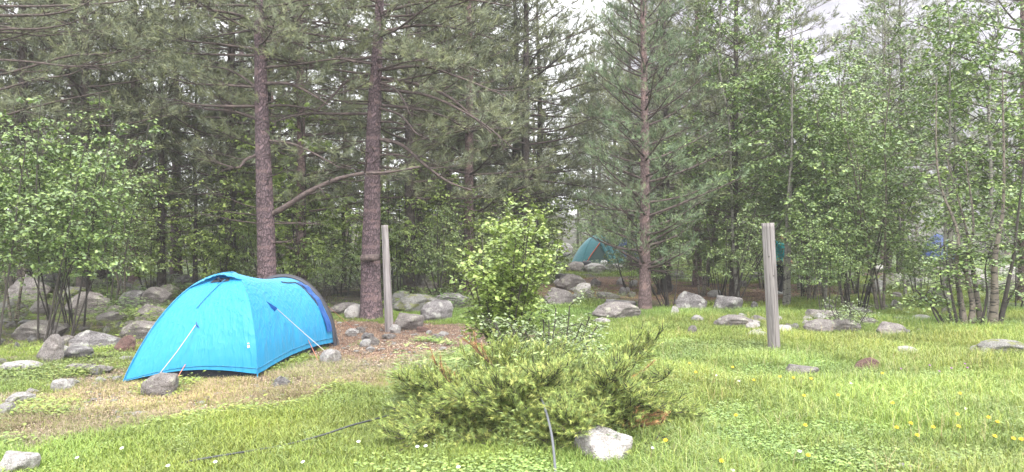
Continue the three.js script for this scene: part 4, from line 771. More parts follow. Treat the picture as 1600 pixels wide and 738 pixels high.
scatter('juniper_weeds', 'green herbs and grass growing through and around the juniper', 'herbs', herbs(9, 50, 0.12, 0.42, 0.06, [[0.16, 0.25, 0.06], [0.2, 0.29, 0.08], [0.24, 0.31, 0.1]], 0.28), M.grass, 420, 29, (x, z) => z > -6.75 ? 0.02 : sstep(1.3, 1.0, Math.hypot((x - 0.1) / 1.0, (z + 7.0) / 0.8)), [5.3, 8.2], 1.5, (r) => 0.7 + 0.6 * r());
scatter('fallen_flakes', 'pale dead leaf flakes and bark chips strewn on path and lawn', 'leaf litter', herbs(10, 12, 0.16, 0.012, 0.022, [[0.42, 0.34, 0.26], [0.34, 0.25, 0.19], [0.5, 0.43, 0.35], [0.27, 0.19, 0.15]], 0.6), M.dry, 6000, 30, (x, z, q) => clamp(q.path * 0.9 + q.lit * 0.35 + 0.05 + q.stony * 0.5), [4.8, 17], 1.3, (r) => 0.7 + 0.6 * r(), 0.1);
scatter('dead_stalks', 'thin brown dead stalks standing in the meadow', 'dead stalks', blades(11, 5, 0.16, 0.3, 0.003, 0.5, [[0.34, 0.25, 0.15], [0.42, 0.34, 0.2]]), M.dry, 520, 31, (x, z, q, d) => clamp((x > 1 ? 0.7 : 0.12) * (1 - q.path) * (1 - q.lit) * (1 - q.wood)), [5, 15], 1.4, (r) => 0.6 + 0.6 * r());
{ // grass growing up against the stones
  const r = rng(616), near = stonesAt.filter(([x, z]) => z > -19), im = new THREE.InstancedMesh(blades(12, 16, 0.06, 0.1, 0.0045, 0.8, GRASS.concat([[0.3, 0.27, 0.13]])), M.grass, near.length * 9), m = new THREE.Matrix4(), q = new THREE.Quaternion(), e = new THREE.Euler(); let k = 0;
  for (const [x, z, sx, dz] of near) for (let i = 0; i < 9; i++) { const a = r() * 6.283, X = x + Math.cos(a) * sx * 1.02, Z = z + Math.sin(a) * dz * 1.05, zn = zones(X, Z); if (r() < zn.lit + zn.path * 0.6) continue; const s = 0.6 + 0.6 * r(); m.compose(V(X, ground(X, Z) - 0.01, Z), q.setFromEuler(e.set(0, r() * 6.28, 0)), V(s, s, s)); im.setMatrixAt(k++, m); }
  im.count = k; im.name = 'stone_edge_grass'; im.castShadow = im.receiveShadow = true; scene.add(tag(im, 'tufts of grass growing up against the stones', 'grass', null, 'stuff'));
}

// ---------------------------------------------------------------- the blue tent
const crinkle = tex(512, 512, (u, v) => { const a = pfbm(u, v, 5, 8, 3, 5), b = 1 - Math.abs(pfbm(u + 0.1 * a, v, 9, 4, 13, 4) * 2 - 1), c = 1 - Math.abs(pfbm(u, v + 0.1 * a, 14, 12, 29, 3) * 2 - 1), h = 0.4 * b * b + 0.35 * c * c * c + 0.25 * a; return [h, h, h]; }, 1, 1, false);
const cloth = (r, g, b, o = {}) => new THREE.MeshPhysicalMaterial({ color: new THREE.Color().setRGB(r, g, b), roughness: 0.5, bumpMap: crinkle, bumpScale: 0.014, side: THREE.DoubleSide, transmission: 0.2, thickness: 0, ...o });
const T = {
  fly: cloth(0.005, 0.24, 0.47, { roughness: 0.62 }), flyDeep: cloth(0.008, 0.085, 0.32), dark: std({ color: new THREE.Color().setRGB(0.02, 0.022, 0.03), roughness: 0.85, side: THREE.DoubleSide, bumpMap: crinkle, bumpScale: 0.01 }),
  trim: std({ color: new THREE.Color().setRGB(0.035, 0.035, 0.045), roughness: 0.6, side: THREE.DoubleSide }), cord: std({ color: new THREE.Color().setRGB(0.4, 0.35, 0.33), roughness: 0.8 }), cordRed: std({ color: new THREE.Color().setRGB(0.55, 0.2, 0.13), roughness: 0.8 }), print: std({ color: new THREE.Color().setRGB(0.55, 0.7, 0.8), roughness: 0.6, side: THREE.DoubleSide }),
};
{
  const O = V(-3.4, 0, -10), t = thing('blue_tent', 'bright blue dome tent with black hooped porch pitched on the trodden grass', 'tent', O.clone());
  const L = V(-4.27, 0, -8.66), Mc = V(-2.86, 0, -8.86), top = V(-3.44, 1.15, -9.72), HC = V(-3.36, 0, -11.6), hw = 0.76;
  const pole = (c, e1, e2) => (s) => { const r = 1 - s; return V(lerp(top.x, c.x, r), top.y * Math.pow(1 - Math.pow(r, e1), e2), lerp(top.z, c.z, r)); };
  const PL = pole(L, 2.2, 0.93), PR = pole(Mc, 2.2, 0.62), hoop = (sg) => (s) => { const r = 1 - s; return V(HC.x + sg * hw * r, 0.99 * Math.pow(Math.max(0, 1 - r * r), 0.56), HC.z + 0.1 * r); };
  const HR = hoop(1), HL = hoop(-1);
  const panel = (A, B, sag, hemA, hemB, hemMid, flip) => (w, s) => {
    const a = A(s), b = B(s), p = a.clone().lerp(b, w), bow = Math.sin(Math.PI * w), side = V(0, 0, 0).crossVectors(b.clone().sub(a), V(0, 1, 0)).normalize();
    p.addScaledVector(side, (flip ? 1 : -1) * sag * bow * Math.sin(Math.PI * Math.min(1, s * 0.9 + 0.1)));
    p.y -= sag * 1.3 * bow * s * s * s;
    p.y += (lerp(hemA, hemB, w) + hemMid * bow) * (1 - s) * (1 - s);
    // drawn folds fanning from the corner seam
    const e = flip ? w : w, k = Math.exp(-Math.min(e, 9) * 0), f = (fbm(w * 2 + s * 5, s * 3 - w * 8, 4, 2) - 0.5) * 0.014 + (1 - Math.abs(noise3(w * 26 - s * 30, s * 5 + w * 4, 2) * 2 - 1)) * 0.009 * (0.25 + w) + (1 - Math.abs(noise3(w * 14 + s * 34, s * 6 - w * 9, 8) * 2 - 1)) * 0.015 * (A === PR ? 1 - w : w) ** 2;
    p.addScaledVector(side, f * Math.min(1, bow * 4) * Math.min(1, (1 - s) * 5) * k);
    return p;
  };
  const front = panel(PL, PR, 0.035, 0.0, 0.05, 0.085, false), right = panel(PR, HR, 0.05, 0.05, 0.05, 0.06, false), left = panel(HL, PL, 0.05, 0.04, 0, 0.05, false);
  const sheet = (fn, w0, w1, s0, s1, nw, ns, off = 0) => {
    const g = new Geo();
    for (let j = 0; j <= ns; j++) for (let i = 0; i <= nw; i++) {
      const w = lerp(w0, w1, i / nw), S0 = typeof s0 === 'function' ? s0(w) : s0, s = lerp(S0, s1, j / ns), p = fn(w, s);
      if (off) { const e = 0.01, n = V(0, 0, 0).crossVectors(fn(w + e, s).sub(fn(w - e, s)), fn(w, Math.min(1, s + e)).sub(fn(w, s - e))).normalize(); p.addScaledVector(n, typeof off === 'function' ? off(w, s, j / ns) : off); }
      g.v(p.x - O.x, p.y, p.z - O.z, w * 1.6, s * 1.4);
      if (i && j) { const a = (j - 1) * (nw + 1) + i - 1; g.quad(a, a + 1, a + nw + 2, a + nw + 1); }
    }
    return g.build();
  };
  const rel = (p) => p.clone().sub(O), tubeOf = (pts, r, seg = 6) => new Geo().tube(pts.map(rel), () => r, seg).build();
  part('front_panel', sheet(front, 0, 1, 0, 1, 70, 70), T.fly, t); part('side_panel', sheet(right, 0, 1, 0, 1, 90, 60), T.fly, t); part('side_panel', sheet(left, 0, 1, 0, 1, 40, 40), T.fly, t);
  // dark inner tent seen under the hem
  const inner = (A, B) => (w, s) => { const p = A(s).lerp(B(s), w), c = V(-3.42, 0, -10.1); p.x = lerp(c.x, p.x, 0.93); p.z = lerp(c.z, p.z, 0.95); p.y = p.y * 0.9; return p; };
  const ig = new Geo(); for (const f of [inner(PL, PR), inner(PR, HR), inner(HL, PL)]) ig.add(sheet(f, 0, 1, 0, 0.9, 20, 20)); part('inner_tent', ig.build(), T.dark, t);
  for (const f of [PL, PR]) part('seam', tubeOf(Array.from({ length: 40 }, (_, k) => f(k / 39).add(V(0, 0.004, 0.004))), 0.008), T.fly, t);
  part('seam', tubeOf(Array.from({ length: 20 }, (_, k) => front(lerp(0.4, 0.62, k / 19), lerp(0.31, 0.68, k / 19)).add(V(0, 0.004, 0.01))), 0.006), T.fly, t);
  // hood over the vent
  const hs = (w) => lerp(lerp(0.57, 0.62, w), 0.675, Math.sin(Math.PI * w));
  const hood = part('vent_hood', sheet(front, -0.0, 1.0, hs, 1, 40, 14, (w, s, j) => 0.01 + 0.06 * Math.sin(Math.PI * w) * (1 - j)), T.fly, t);
  part('hood_edge', tubeOf(Array.from({ length: 40 }, (_, k) => { const w = k / 39, s = hs(w), e = 0.01, n = V(0, 0, 0).crossVectors(front(w + e, s).sub(front(w - e, s)), front(w, s + e).sub(front(w, s - e))).normalize(); return front(w, s).addScaledVector(n, 0.011 + 0.06 * Math.sin(Math.PI * w)); }), 0.005), T.fly, hood);
  part('vent', sheet(front, 0.32, 0.72, 0.62, 0.72, 12, 6, 0.008), T.dark, t);
  { const a = front(0.53, 0.645), n = V(0.0, 0.45, 0.9).normalize(); part('vent_strut', tubeOf([a, a.clone().addScaledVector(n, 0.09)], 0.012), T.trim, t); }
  // black hoop and the porch door
  const arch = []; for (let k = 0; k <= 30; k++) arch.push(HL(k / 30)); for (let k = 29; k >= 0; k--) arch.push(HR(k / 30));
  { const g = new Geo(); arch.forEach((p, k) => { const c = V(HC.x, 0.3, p.z), n = p.clone().sub(c).normalize(); for (const [dz, dn] of [[0.05, 0.012], [0.05, 0.05], [-0.05, 0.05], [-0.05, 0.0]]) g.v(p.x + n.x * dn - O.x, p.y + n.y * dn, p.z + dz - O.z, k * 0.05, dz); if (k) for (let m = 0; m < 3; m++) { const a = (k - 1) * 4 + m, b = k * 4 + m; g.quad(a, b, b + 1, a + 1); } }); part('porch_hoop', g.build(), T.trim, t); }
  { const g = new Geo(); const c0 = g.v(HC.x - O.x, 0.1, HC.z - 0.42 - O.z); const ids = arch.map((p) => g.v(p.x - O.x, p.y, p.z - 0.04 - O.z, p.x, p.y)), low = arch.map((p) => g.v(lerp(p.x, HC.x, 0.3) - O.x, p.y * 0.62 + 0.02, HC.z - 0.3 - O.z, p.x, p.y)); for (let k = 1; k < ids.length; k++) { g.quad(ids[k - 1], ids[k], low[k], low[k - 1]); g.tri(low[k - 1], low[k], c0); } part('porch_end', g.build(), T.flyDeep, t); }
  const doorS = (w) => 0.02; const door = part('porch_door', sheet(right, 0.89, 0.968, doorS, 0.62, 10, 24, (w, s) => 0.014 + 0.01 * Math.sin(s * 30)), T.flyDeep, t);
  part('zip', tubeOf([right(0.64, 0.63), right(0.72, 0.6), right(0.8, 0.61), right(0.86, 0.62), right(0.875, 0.5), right(0.89, 0.25), right(0.93, 0.04)].map((p) => p.add(V(0.012, 0.006, 0.018))), 0.007), T.trim, door);
  { // hem tape, printed mark by the corner, hooked peg loops
    part('hem', tubeOf(Array.from({ length: 30 }, (_, k) => front(k / 29, 0.004)), 0.006), T.fly, t); part('hem', tubeOf(Array.from({ length: 30 }, (_, k) => right(k / 29, 0.004)), 0.006), T.fly, t);
    const mk = new Geo(); for (const [w0, w1, s0, s1] of [[0.93, 0.94, 0.05, 0.06], [0.943, 0.95, 0.052, 0.06], [0.933, 0.946, 0.064, 0.068]]) mk.add(sheet(front, w0, w1, s0, s1, 2, 2, 0.012)); part('printed_mark', mk.build(), T.print, t);
  }
  const find = (fn, px, py) => { let best = null, bd = 1e9; for (let i = 0; i <= 60; i++) for (let j = 0; j <= 60; j++) { const p = fn(i / 60, j / 60), dx = CX + p.x / -p.z * F - px, dy = CY + (EYE - p.y) / -p.z * F - py, d = dx * dx + dy * dy; if (d < bd) { bd = d; best = p; } } return best; };
  const at = (px, py, d) => V((px - CX) / F * d, lift(py, d), -d);
  const g1 = find(front, 308, 508), g2 = find(right, 428, 484), flapTop = find(right, 416, 470);
  part('guy_loop', tubeOf([g1.clone().add(V(0, 0.03, 0.01)), g1.clone().add(V(0.015, 0, 0.03)), g1.clone().add(V(0.03, -0.03, 0.012))], 0.006), T.flyDeep, t);
  { const g = new Geo(), a = rel(flapTop), b = rel(g2); const A = a.clone(), B = b.clone().add(V(0.06, 0.01, 0.05)), C = b.clone().add(V(-0.03, -0.09, 0.015)), D = a.clone().add(V(0.0, -0.1, 0.01)); [A, B, C, D].forEach((p) => g.v(p.x, p.y, p.z, p.x * 2, p.y * 2)); g.quad(0, 1, 2, 3); part('guy_flap', g.build(), T.flyDeep, t); }
  part('guy_line', tubeOf([g1.clone().add(V(0, 0, 0.025)), at(276, 550, 8.35), at(243, 592, 8.06)], 0.0045, 5), T.cord, t);
  part('guy_line', tubeOf([g2.clone().add(V(0.05, 0, 0.04)), at(475, 521, 9.95), at(512, 553, 9.87)], 0.0045, 5), T.cord, t);
  part('peg_line', tubeOf([right(0.62, 0.01), at(497, 564, 9.95)], 0.005, 4), T.cordRed, t); part('peg_line', tubeOf([front(0.45, 0.01), at(272, 598, 8.25)], 0.005, 4), T.cordRed, t);
  part('hoop_line', tubeOf([HR(0.28).add(V(0.02, 0, 0)), at(553, 514, 13.2)], 0.004, 4), T.cordRed, t); part('hoop_strap', tubeOf([HR(0.2).add(V(0.03, 0, 0)), HR(0.08).add(V(0.05, -0.02, 0.02)), HR(0).add(V(0.08, 0.02, 0.02)), HR(0).add(V(0.02, 0.02, 0.12))], 0.008, 5), T.trim, t);
}
// ---------------------------------------------------------------- tents far off
function farTent(name, label, px, d, w, h, body, open, turn) {
  const [x, z] = atDepth(px, d), t = thing(name, label, 'tent', on(x, z), turn), a = w / 2, b = w * 0.42;
  const at = (u, v) => { const A = u * Math.PI * 2, c = Math.cos(A), s = Math.sin(A), q = Math.pow(Math.pow(Math.abs(c), 2.8) + Math.pow(Math.abs(s), 2.8), -1 / 2.8), r = Math.pow(1 - v, 0.92); return V(a * c * q * r, h * Math.pow(1 - Math.pow(r, 1.9), 0.85), b * s * q * r); };
  const g = new Geo(), n = 48, m = 16; for (let j = 0; j <= m; j++) for (let i = 0; i <= n; i++) { const p = at(i / n, j / m); g.v(p.x, p.y + 0.04, p.z, i / n * 5, j / m * 1.5); if (i && j) { const k = (j - 1) * (n + 1) + i - 1; g.quad(k, k + n + 1, k + n + 2, k + 1); } } part('fly', g.build(), body, t);
  for (const u of [0.125, 0.375, 0.625, 0.875]) part('pole_seam', new Geo().tube(Array.from({ length: 14 }, (_, k) => at(u, k / 13).add(V(0, 0.05, 0))), () => 0.016, 5).build(), body, t);
  if (open) {
    const f = (w0, s) => { const p = at(0.25 + (0.5 - w0) * 0.16, s); p.z += 0.03; p.y += 0.05; return p; }, dg = new Geo();
    const tri = [[0.0, 0.0], [1, 0.0], [0.62, 0.42]]; const P = (w0, s) => f(w0, s); const N = 12;
    for (let j = 0; j <= N; j++) for (let i = 0; i <= 6; i++) { const s = j / N * 0.5, wl = lerp(-0.1, 0.45, Math.pow(j / N, 1.4)), wr = lerp(0.75, 0.55, j / N), p = P(lerp(wl, wr, i / 6), s); dg.v(p.x, p.y, p.z, i, j); if (i && j) { const k = (j - 1) * 7 + i - 1; dg.quad(k, k + 7, k + 8, k + 1); } } part('door_opening', dg.build(), T.tealDark, t);
    const edge = Array.from({ length: 14 }, (_, j) => P(lerp(-0.1, 0.45, Math.pow(j / 13, 1.4)), j / 13 * 0.5).add(V(0, 0, 0.02))); part('orange_zip', new Geo().tube(edge, () => 0.022, 5).build(), T.orange, t);
    const flap = Array.from({ length: 12 }, (_, j) => P(lerp(0.85, 0.5, j / 11), j / 11 * 0.52).add(V(0.02, 0, 0.06))); part('rolled_door', new Geo().tube(flap, (u) => 0.12 * (1 - 0.55 * u), 9, null, (r, A, l) => r * (1 + 0.25 * Math.sin(A * 3 + l * 9))).build(), body, t);
    const tg = new Geo(); tg.tube([P(0.75, 0.53).add(V(0, 0, 0.04)), P(0.82, 0.47).add(V(0, 0, 0.05))], () => 0.05, 6); part('orange_tab', tg.build(), T.orange, t);
  }
  return t;
}
Object.assign(T, { teal: cloth(0.03, 0.2, 0.23, { roughness: 0.6 }), tealDark: cloth(0.05, 0.11, 0.1, { roughness: 0.8 }), orange: std({ color: new THREE.Color().setRGB(0.5, 0.1, 0.04), roughness: 0.7 }), navy: cloth(0.012, 0.04, 0.17, { roughness: 0.6 }) });
farTent('green_tent', 'teal green dome tent with open door in the wood beyond the stone wall', 934, 36, 2.45, 1.42, T.teal, true, 0.1).position.y += 0.12;
farTent('dark_blue_tent', 'dark blue tent glimpsed behind the branches right of the green tent', 986, 46, 2.2, 1.55, T.navy, false, 0.5).position.y += 0.25;
farTent('royal_blue_tent', 'royal blue tent glimpsed behind leaves at the far right', 1466, 44, 1.9, 1.45, T.navy, false, -0.4).position.y += 0.3;
{ // things lying before the green tent
  const bag = (px, d, w, h, mat, name, label, cat) => { const [x, z] = atDepth(px, d), g = new THREE.IcosahedronGeometry(1, 5), p = g.attributes.position; for (let k = 0; k < p.count; k++) { const X = p.getX(k), Y = p.getY(k), Z = p.getZ(k), s = Math.pow(Math.pow(Math.abs(X), 3) + Math.pow(Math.abs(Y), 3) + Math.pow(Math.abs(Z), 3), -1 / 3) * (0.94 + 0.12 * fbm(X * 2.4 + px, Y * 2.4, Z * 2.4, 3)); p.setXYZ(k, X * s * w / 2, Math.max(-0.9, Y * s) * h / 2, Z * s * w * 0.38); } g.computeVertexNormals(); const o = thing(name, label, cat, on(x, z, h * 0.45)); part('sack', g, mat, o); part('strap', new THREE.TorusGeometry(h * 0.2, 0.012, 5, 14), T.trim, o).position.set(w * 0.1, h * 0.46, 0); return o; };
  bag(917, 34.3, 0.42, 0.26, T.trim, 'dark_bag', 'dark bag lying at the open door of the green tent', 'bag').position.y += 0.2;
  bag(944, 34.2, 0.3, 0.28, std({ color: new THREE.Color().setRGB(0.7, 0.7, 0.72), roughness: 0.7, bumpMap: crinkle, bumpScale: 0.02 }), 'white_bag', 'white round bag on the stones before the green tent', 'bag').position.y += 0.2;
  [[899, 425, 30, 15, 0], [930, 426, 30, 12, 3], [958, 424, 26, 14, 2], [973, 424, 18, 12, 1], [925, 432, 38, 9, 4], [964, 434, 28, 12, 0], [905, 433, 16, 9, 2]].forEach(([a, b, c, d, s], k) => stone(a, b, c, d, s, 'wpgw'[k % 4], ['leftmost stone of the low ring before the green tent', 'stone behind the dark bag in the ring before green tent', 'stone right of the white bag before the green tent', 'rightmost stone of the low ring before the green tent', 'broad flat stone in front of the bags at the green tent', 'lowest right stone below the white bag at the green tent', 'small stone in front of the left end of the green tent ring'][k], { d: 33.2, y: 0.1, name: 'stone' }));
}
// ---------------------------------------------------------------- posts
const postWood = std({ map: tex(256, 512, (u, v) => { const g = pfbm(u, v, 26, 3, 7, 4), c = pfbm(u, v, 40, 2, 21, 3), k = sstep(0.66, 0.78, c) * 0.75, st = sstep(0.55, 0.7, pfbm(u, v, 5, 3, 61, 4)) * 0.07, b = 0.49 + 0.24 * (g - 0.5) - st + 0.05 * (pfbm(u, v, 60, 20, 71, 2) - 0.5), q = pfbm(u, v, 2, 4, 5); return [lerp(b, 0.34, k), lerp(b * (0.96 - 0.02 * q), 0.31, k), lerp(b * (0.965 - 0.04 * q), 0.3, k)]; }, 2, 0.6), bumpMap: tex(256, 512, (u, v) => { const c = pfbm(u, v, 40, 2, 21, 3), h = 1 - sstep(0.64, 0.76, c) * 0.7 - 0.2 * pfbm(u, v, 60, 8, 3); return [h, h, h]; }, 2, 0.6, false), bumpScale: 0.012, roughness: 0.88 });
function post(label, base, topPx, wBase, wTop, seed, flats) {
  const [x, z] = spot(...base), d = -z, t = thing('wooden_post', label, 'post', on(x, z)), top = V((topPx[0] - CX) / F * d - x, lift(topPx[1], d), 0), g = new Geo();
  const pts = Array.from({ length: 30 }, (_, k) => V(0, -0.15, 0).lerp(top, k / 29)), r = rng(seed), knots = Array.from({ length: 6 }, () => [r() * 6.28, r() * 1.8]);
  g.tube(pts, (u) => lerp(wBase, wTop, u) / F * d / 2, 28, null, (rr, a, l) => { const c = Math.cos(a * flats), k = 1 - 0.035 * (1 - c) + 0.03 * (fbm(Math.cos(a) * 2 + seed, l * 0.8, Math.sin(a) * 2, 3) - 0.5); const crack = Math.abs(((a + 0.35 * fbm(l * 1.2, seed, 1, 2)) % 6.283) - 3.6) < 0.07 ? 0.94 : 1; return rr * k * crack; });
  part('shaft', g.build(), postWood, t);
  for (const [a, l] of knots.slice(0, 2)) { const q = pts[Math.min(28, 4 + Math.floor(l / 1.95 * 26))], rr = wTop / F * d / 2; const k = new THREE.SphereGeometry(0.009, 8, 6); const m = part('knot', k, M.barkDark, t); m.position.set(q.x + Math.cos(a) * rr * 0.95, q.y, q.z + Math.abs(Math.sin(a)) * rr * 0.95); m.scale.set(1, 1.3, 0.5); }
  return t;
}
post('straight weathered grey wooden post in the meadow at the right', [1211, 548], [1200, 348], 19, 19.5, 5, 4);
post('leaning slim grey wooden post in front of the big pine with the stub', [609, 517], [601, 351], 15, 11, 9, 2);
// ---------------------------------------------------------------- hoses
{
  const g = (px, py, h = 0.03) => { const d = F * (EYE - h) / (py - CY), x = (px - CX) / F * d; return V(x, ground(x, -d) + h, -d); };
  const black = std({ color: new THREE.Color().setRGB(0.03, 0.032, 0.036), roughness: 0.5 }), grey = std({ color: new THREE.Color().setRGB(0.1, 0.105, 0.115), roughness: 0.5 });
  solo('garden_hose', new Geo().tube(curve([g(270, 727, 0.01), g(300, 720, 0.05), g(370, 708, 0.055), g(440, 696, 0.03), g(500, 681, 0.07), g(548, 665, 0.1), g(585, 655, 0.11), g(612, 648, 0.09), g(650, 640, 0.03)], 60), () => 0.0075, 7).build(), black, 'thin black hose lying across the lawn left of the juniper', 'hose');
  const p = (px, py, d) => V((px - CX) / F * d, lift(py, d), -d);
  solo('water_pipe', new Geo().tube(curve([p(800, 596, 6.6), p(838, 614, 6.2), p(852, 640, 5.75), p(862, 680, 5.45), p(868, 738, 5.1), p(872, 800, 4.55)], 50), () => 0.009, 8).build(), grey, 'grey pipe running down over the front of the juniper', 'pipe');
}
// ---------------------------------------------------------------- flowers
{
  const yellow = std({ color: new THREE.Color().setRGB(0.85, 0.52, 0.02), roughness: 0.7, side: THREE.DoubleSide }), white = std({ color: new THREE.Color().setRGB(0.8, 0.8, 0.78), roughness: 0.7, side: THREE.DoubleSide }), purple = std({ color: new THREE.Color().setRGB(0.4, 0.16, 0.42), roughness: 0.8, side: THREE.DoubleSide }), green = std({ color: new THREE.Color().setRGB(0.12, 0.2, 0.05), roughness: 0.8 });
  const stem = (h) => new Geo().tube([V(0, -h, 0), V(0.006, -h * 0.5, 0.003), V(0, 0, 0)], () => 0.0022, 4).build();
  const head = (n, rows, R, cup) => { const G = new Geo(), r = rng(n); for (let k = 0; k < rows; k++) for (let i = 0; i < n; i++) { const a = (i + k * 0.5 + r() * 0.3) / n * 6.283, d = dirTo(a, cup + k * 0.35), up = V(-Math.cos(a) * 0.5, 1, -Math.sin(a) * 0.5).normalize(); G.leaf(V(0, 0.002 * k, 0), d, up, R * (1 - k * 0.22), R * 0.42, null, 0.05); } return G.build(false); };
  const heads = { dandelion: head(14, 3, 0.017, 0.12), daisy: head(11, 1, 0.016, 0.1), clover: head(9, 4, 0.016, 0.35) }, mats = { dandelion: yellow, daisy: white, clover: purple }, made = {};
  const labels = { dandelion: ['yellow dandelion flower in the meadow, one of many alike', 'yellow dandelions in the meadow'], daisy: ['small white flower in the grass, one of many alike', 'small white flowers in the grass'], clover: ['purple clover flower in the grass at the right', 'purple clover flowers at the right'] };
  const flower = (kind, px, py, h) => {
    const d = F * (EYE - h) / (py - CY), x = (px - CX) / F * d, z = -d; let t;
    if (!made[kind]) { t = made[kind] = thing(kind, labels[kind][0], 'flower', V(0, 0, 0), 0, labels[kind][1]); part('stalk', stem(0.16), green, t); part('flower_head', heads[kind], mats[kind], t); if (kind === 'daisy') part('centre', new THREE.SphereGeometry(0.005, 8, 5), yellow, t); }
    else t = copyOf(made[kind], null, labels[kind][1]);
    t.position.set(x, ground(x, z) + h, z); t.rotation.set(0.45, hash3(px, py, 1) * 0.8 - 0.4, hash3(px, py, 2) * 0.4 - 0.2);
  };
  for (const [a, b] of [[38, 443], [80, 447], [135, 450], [113, 500], [220, 499], [358, 432], [390, 524], [403, 600], [447, 587], [467, 624], [517, 599], [593, 560], [596, 597], [601, 496], [690, 570], [718, 584], [710, 628], [768, 636], [126, 687], [117, 592], [792, 638], [-110, 410], [-225, 430], [-244, 397], [-145, 705], [-44, 455], [-320, 640], [-100, 560]]) flower('dandelion', 1200 + a / 2, 368 + b / 2, 0.13 + 0.05 * hash3(a, b, 7));
  for (const [a, b] of [[262, 728], [473, 722], [1120, 587], [1155, 597], [336, 722], [652, 698], [665, 697], [716, 730], [1145, 735], [1020, 700], [1330, 600], [1250, 705], [1510, 640], [190, 700], [120, 715], [560, 690]]) flower('daisy', a, b, 0.09);
  for (const [a, b] of [[1453, 569], [1487, 574], [1508, 567], [1512, 573], [1468, 580], [1408, 576]]) flower('clover', a, b, 0.13);
}
// ---------------------------------------------------------------- the person behind the straight post
{
  const cap = (p, a, b, ra, rb) => { const bx = b[0] - a[0], by = b[1] - a[1], bz = b[2] - a[2], l2 = bx * bx + by * by + bz * bz || 1e-9, h = clamp(((p[0] - a[0]) * bx + (p[1] - a[1]) * by + (p[2] - a[2]) * bz) / l2); return Math.hypot(p[0] - a[0] - bx * h, p[1] - a[1] - by * h, p[2] - a[2] - bz * h) - lerp(ra, rb, h); };
  const sd = (list, k) => (p) => { let d = 1e9; for (const c of list) { const e = cap(p, ...c), h = clamp(0.5 + 0.5 * (d - e) / k); d = lerp(d, e, h) - k * h * (1 - h); } return d; };
  const mesh = (fn, lo, hi, res) => {
    const mc = new MarchingCubes(res, M.stem, false, false, 60000), half = res / 2; mc.isolation = 0;
    const map = (v, k) => lerp(lo[k], hi[k], (v + 1) / 2);
    for (let z = 0; z < res; z++) for (let y = 0; y < res; y++) for (let x = 0; x < res; x++) mc.field[x + y * res + z * res * res] = -fn([map((x - half) / half, 0), map((y - half) / half, 1), map((z - half) / half, 2)]);
    mc.update(); const n = mc.count ?? mc.geometry.drawRange.count, g = new THREE.BufferGeometry(), a = new Float32Array(n * 3);
    for (let k = 0; k < n; k++) for (let c = 0; c < 3; c++) a[k * 3 + c] = map(mc.positionArray[k * 3 + c], c);
    g.setAttribute('position', new THREE.BufferAttribute(a, 3)); const q = new Geo(), seen = new Map(); for (let k = 0; k < n; k++) { const key = `${Math.round(a[k * 3] * 2e4)},${Math.round(a[k * 3 + 1] * 2e4)},${Math.round(a[k * 3 + 2] * 2e4)}`; if (!seen.has(key)) seen.set(key, q.v(a[k * 3], a[k * 3 + 1], a[k * 3 + 2], a[k * 3] * 3, a[k * 3 + 1] * 3)); q.i.push(seen.get(key)); } return q.build();
  };
  const J = { pel: [0, 0.93, 0], wa: [0.01, 1.08, 0], ch: [0.02, 1.28, 0], nk: [0.04, 1.45, 0], hd: [0.075, 1.58, 0], h1: [0, 0.9, 0.09], k1: [0.15, 0.52, 0.1], a1: [0.03, 0.13, 0.1], h2: [0, 0.9, -0.09], k2: [0.0, 0.49, -0.1], a2: [-0.1, 0.09, -0.1], s1: [0.02, 1.37, 0.17], e1: [0.06, 1.11, 0.24], w1: [0.24, 0.95, 0.22], s2: [0.02, 1.37, -0.17], e2: [-0.08, 1.12, -0.24], w2: [0.03, 0.9, -0.22] };
  const body = sd([[J.pel, J.wa, 0.115, 0.105], [J.wa, J.ch, 0.105, 0.12], [J.ch, J.nk, 0.11, 0.05], [J.nk, J.hd, 0.05, 0.055], [J.h1, J.k1, 0.082, 0.055], [J.k1, J.a1, 0.052, 0.036], [J.h2, J.k2, 0.082, 0.055], [J.k2, J.a2, 0.052, 0.036], [J.ch, J.s1, 0.08, 0.055], [J.s1, J.e1, 0.05, 0.038], [J.e1, J.w1, 0.037, 0.026], [J.ch, J.s2, 0.08, 0.055], [J.s2, J.e2, 0.05, 0.038], [J.e2, J.w2, 0.037, 0.026]], 0.04);
  const hand = (w, dx, dy) => { const P = (u, v, s) => [w[0] + dx * u - dy * v, w[1] + dy * u + dx * v, w[2] + s]; const L = [[w, P(0.075, 0, 0), 0.026, 0.027]]; [[-0.03, 0.062], [-0.01, 0.072], [0.01, 0.068], [0.028, 0.054]].forEach(([s, l], k) => { L.push([P(0.07, 0, s), P(0.07 + l * 0.5, -0.008, s * 1.1), 0.0095, 0.009], [P(0.07 + l * 0.5, -0.008, s * 1.1), P(0.07 + l * 0.85, -0.032, s * 1.1), 0.009, 0.0075]); }); L.push([P(0.015, 0.01, -0.02), P(0.055, 0.04, -0.035), 0.012, 0.009], [P(0.055, 0.04, -0.035), P(0.08, 0.045, -0.03), 0.009, 0.008]); return sd(L, 0.008); };
  const head = sd([[[0.085, 1.6, 0], [0.075, 1.63, 0], 0.088, 0.092], [[0.11, 1.55, 0], [0.125, 1.535, 0], 0.06, 0.045], [[0.165, 1.6, 0], [0.188, 1.575, 0], 0.012, 0.016], [[0.16, 1.538, -0.02], [0.16, 1.538, 0.02], 0.012, 0.012], [[0.155, 1.622, -0.035], [0.155, 1.622, 0.035], 0.014, 0.014], [[0.07, 1.61, 0.088], [0.068, 1.575, 0.088], 0.014, 0.01], [[0.07, 1.61, -0.088], [0.068, 1.575, -0.088], 0.014, 0.01], [J.nk, [0.07, 1.54, 0], 0.05, 0.055]], 0.018);
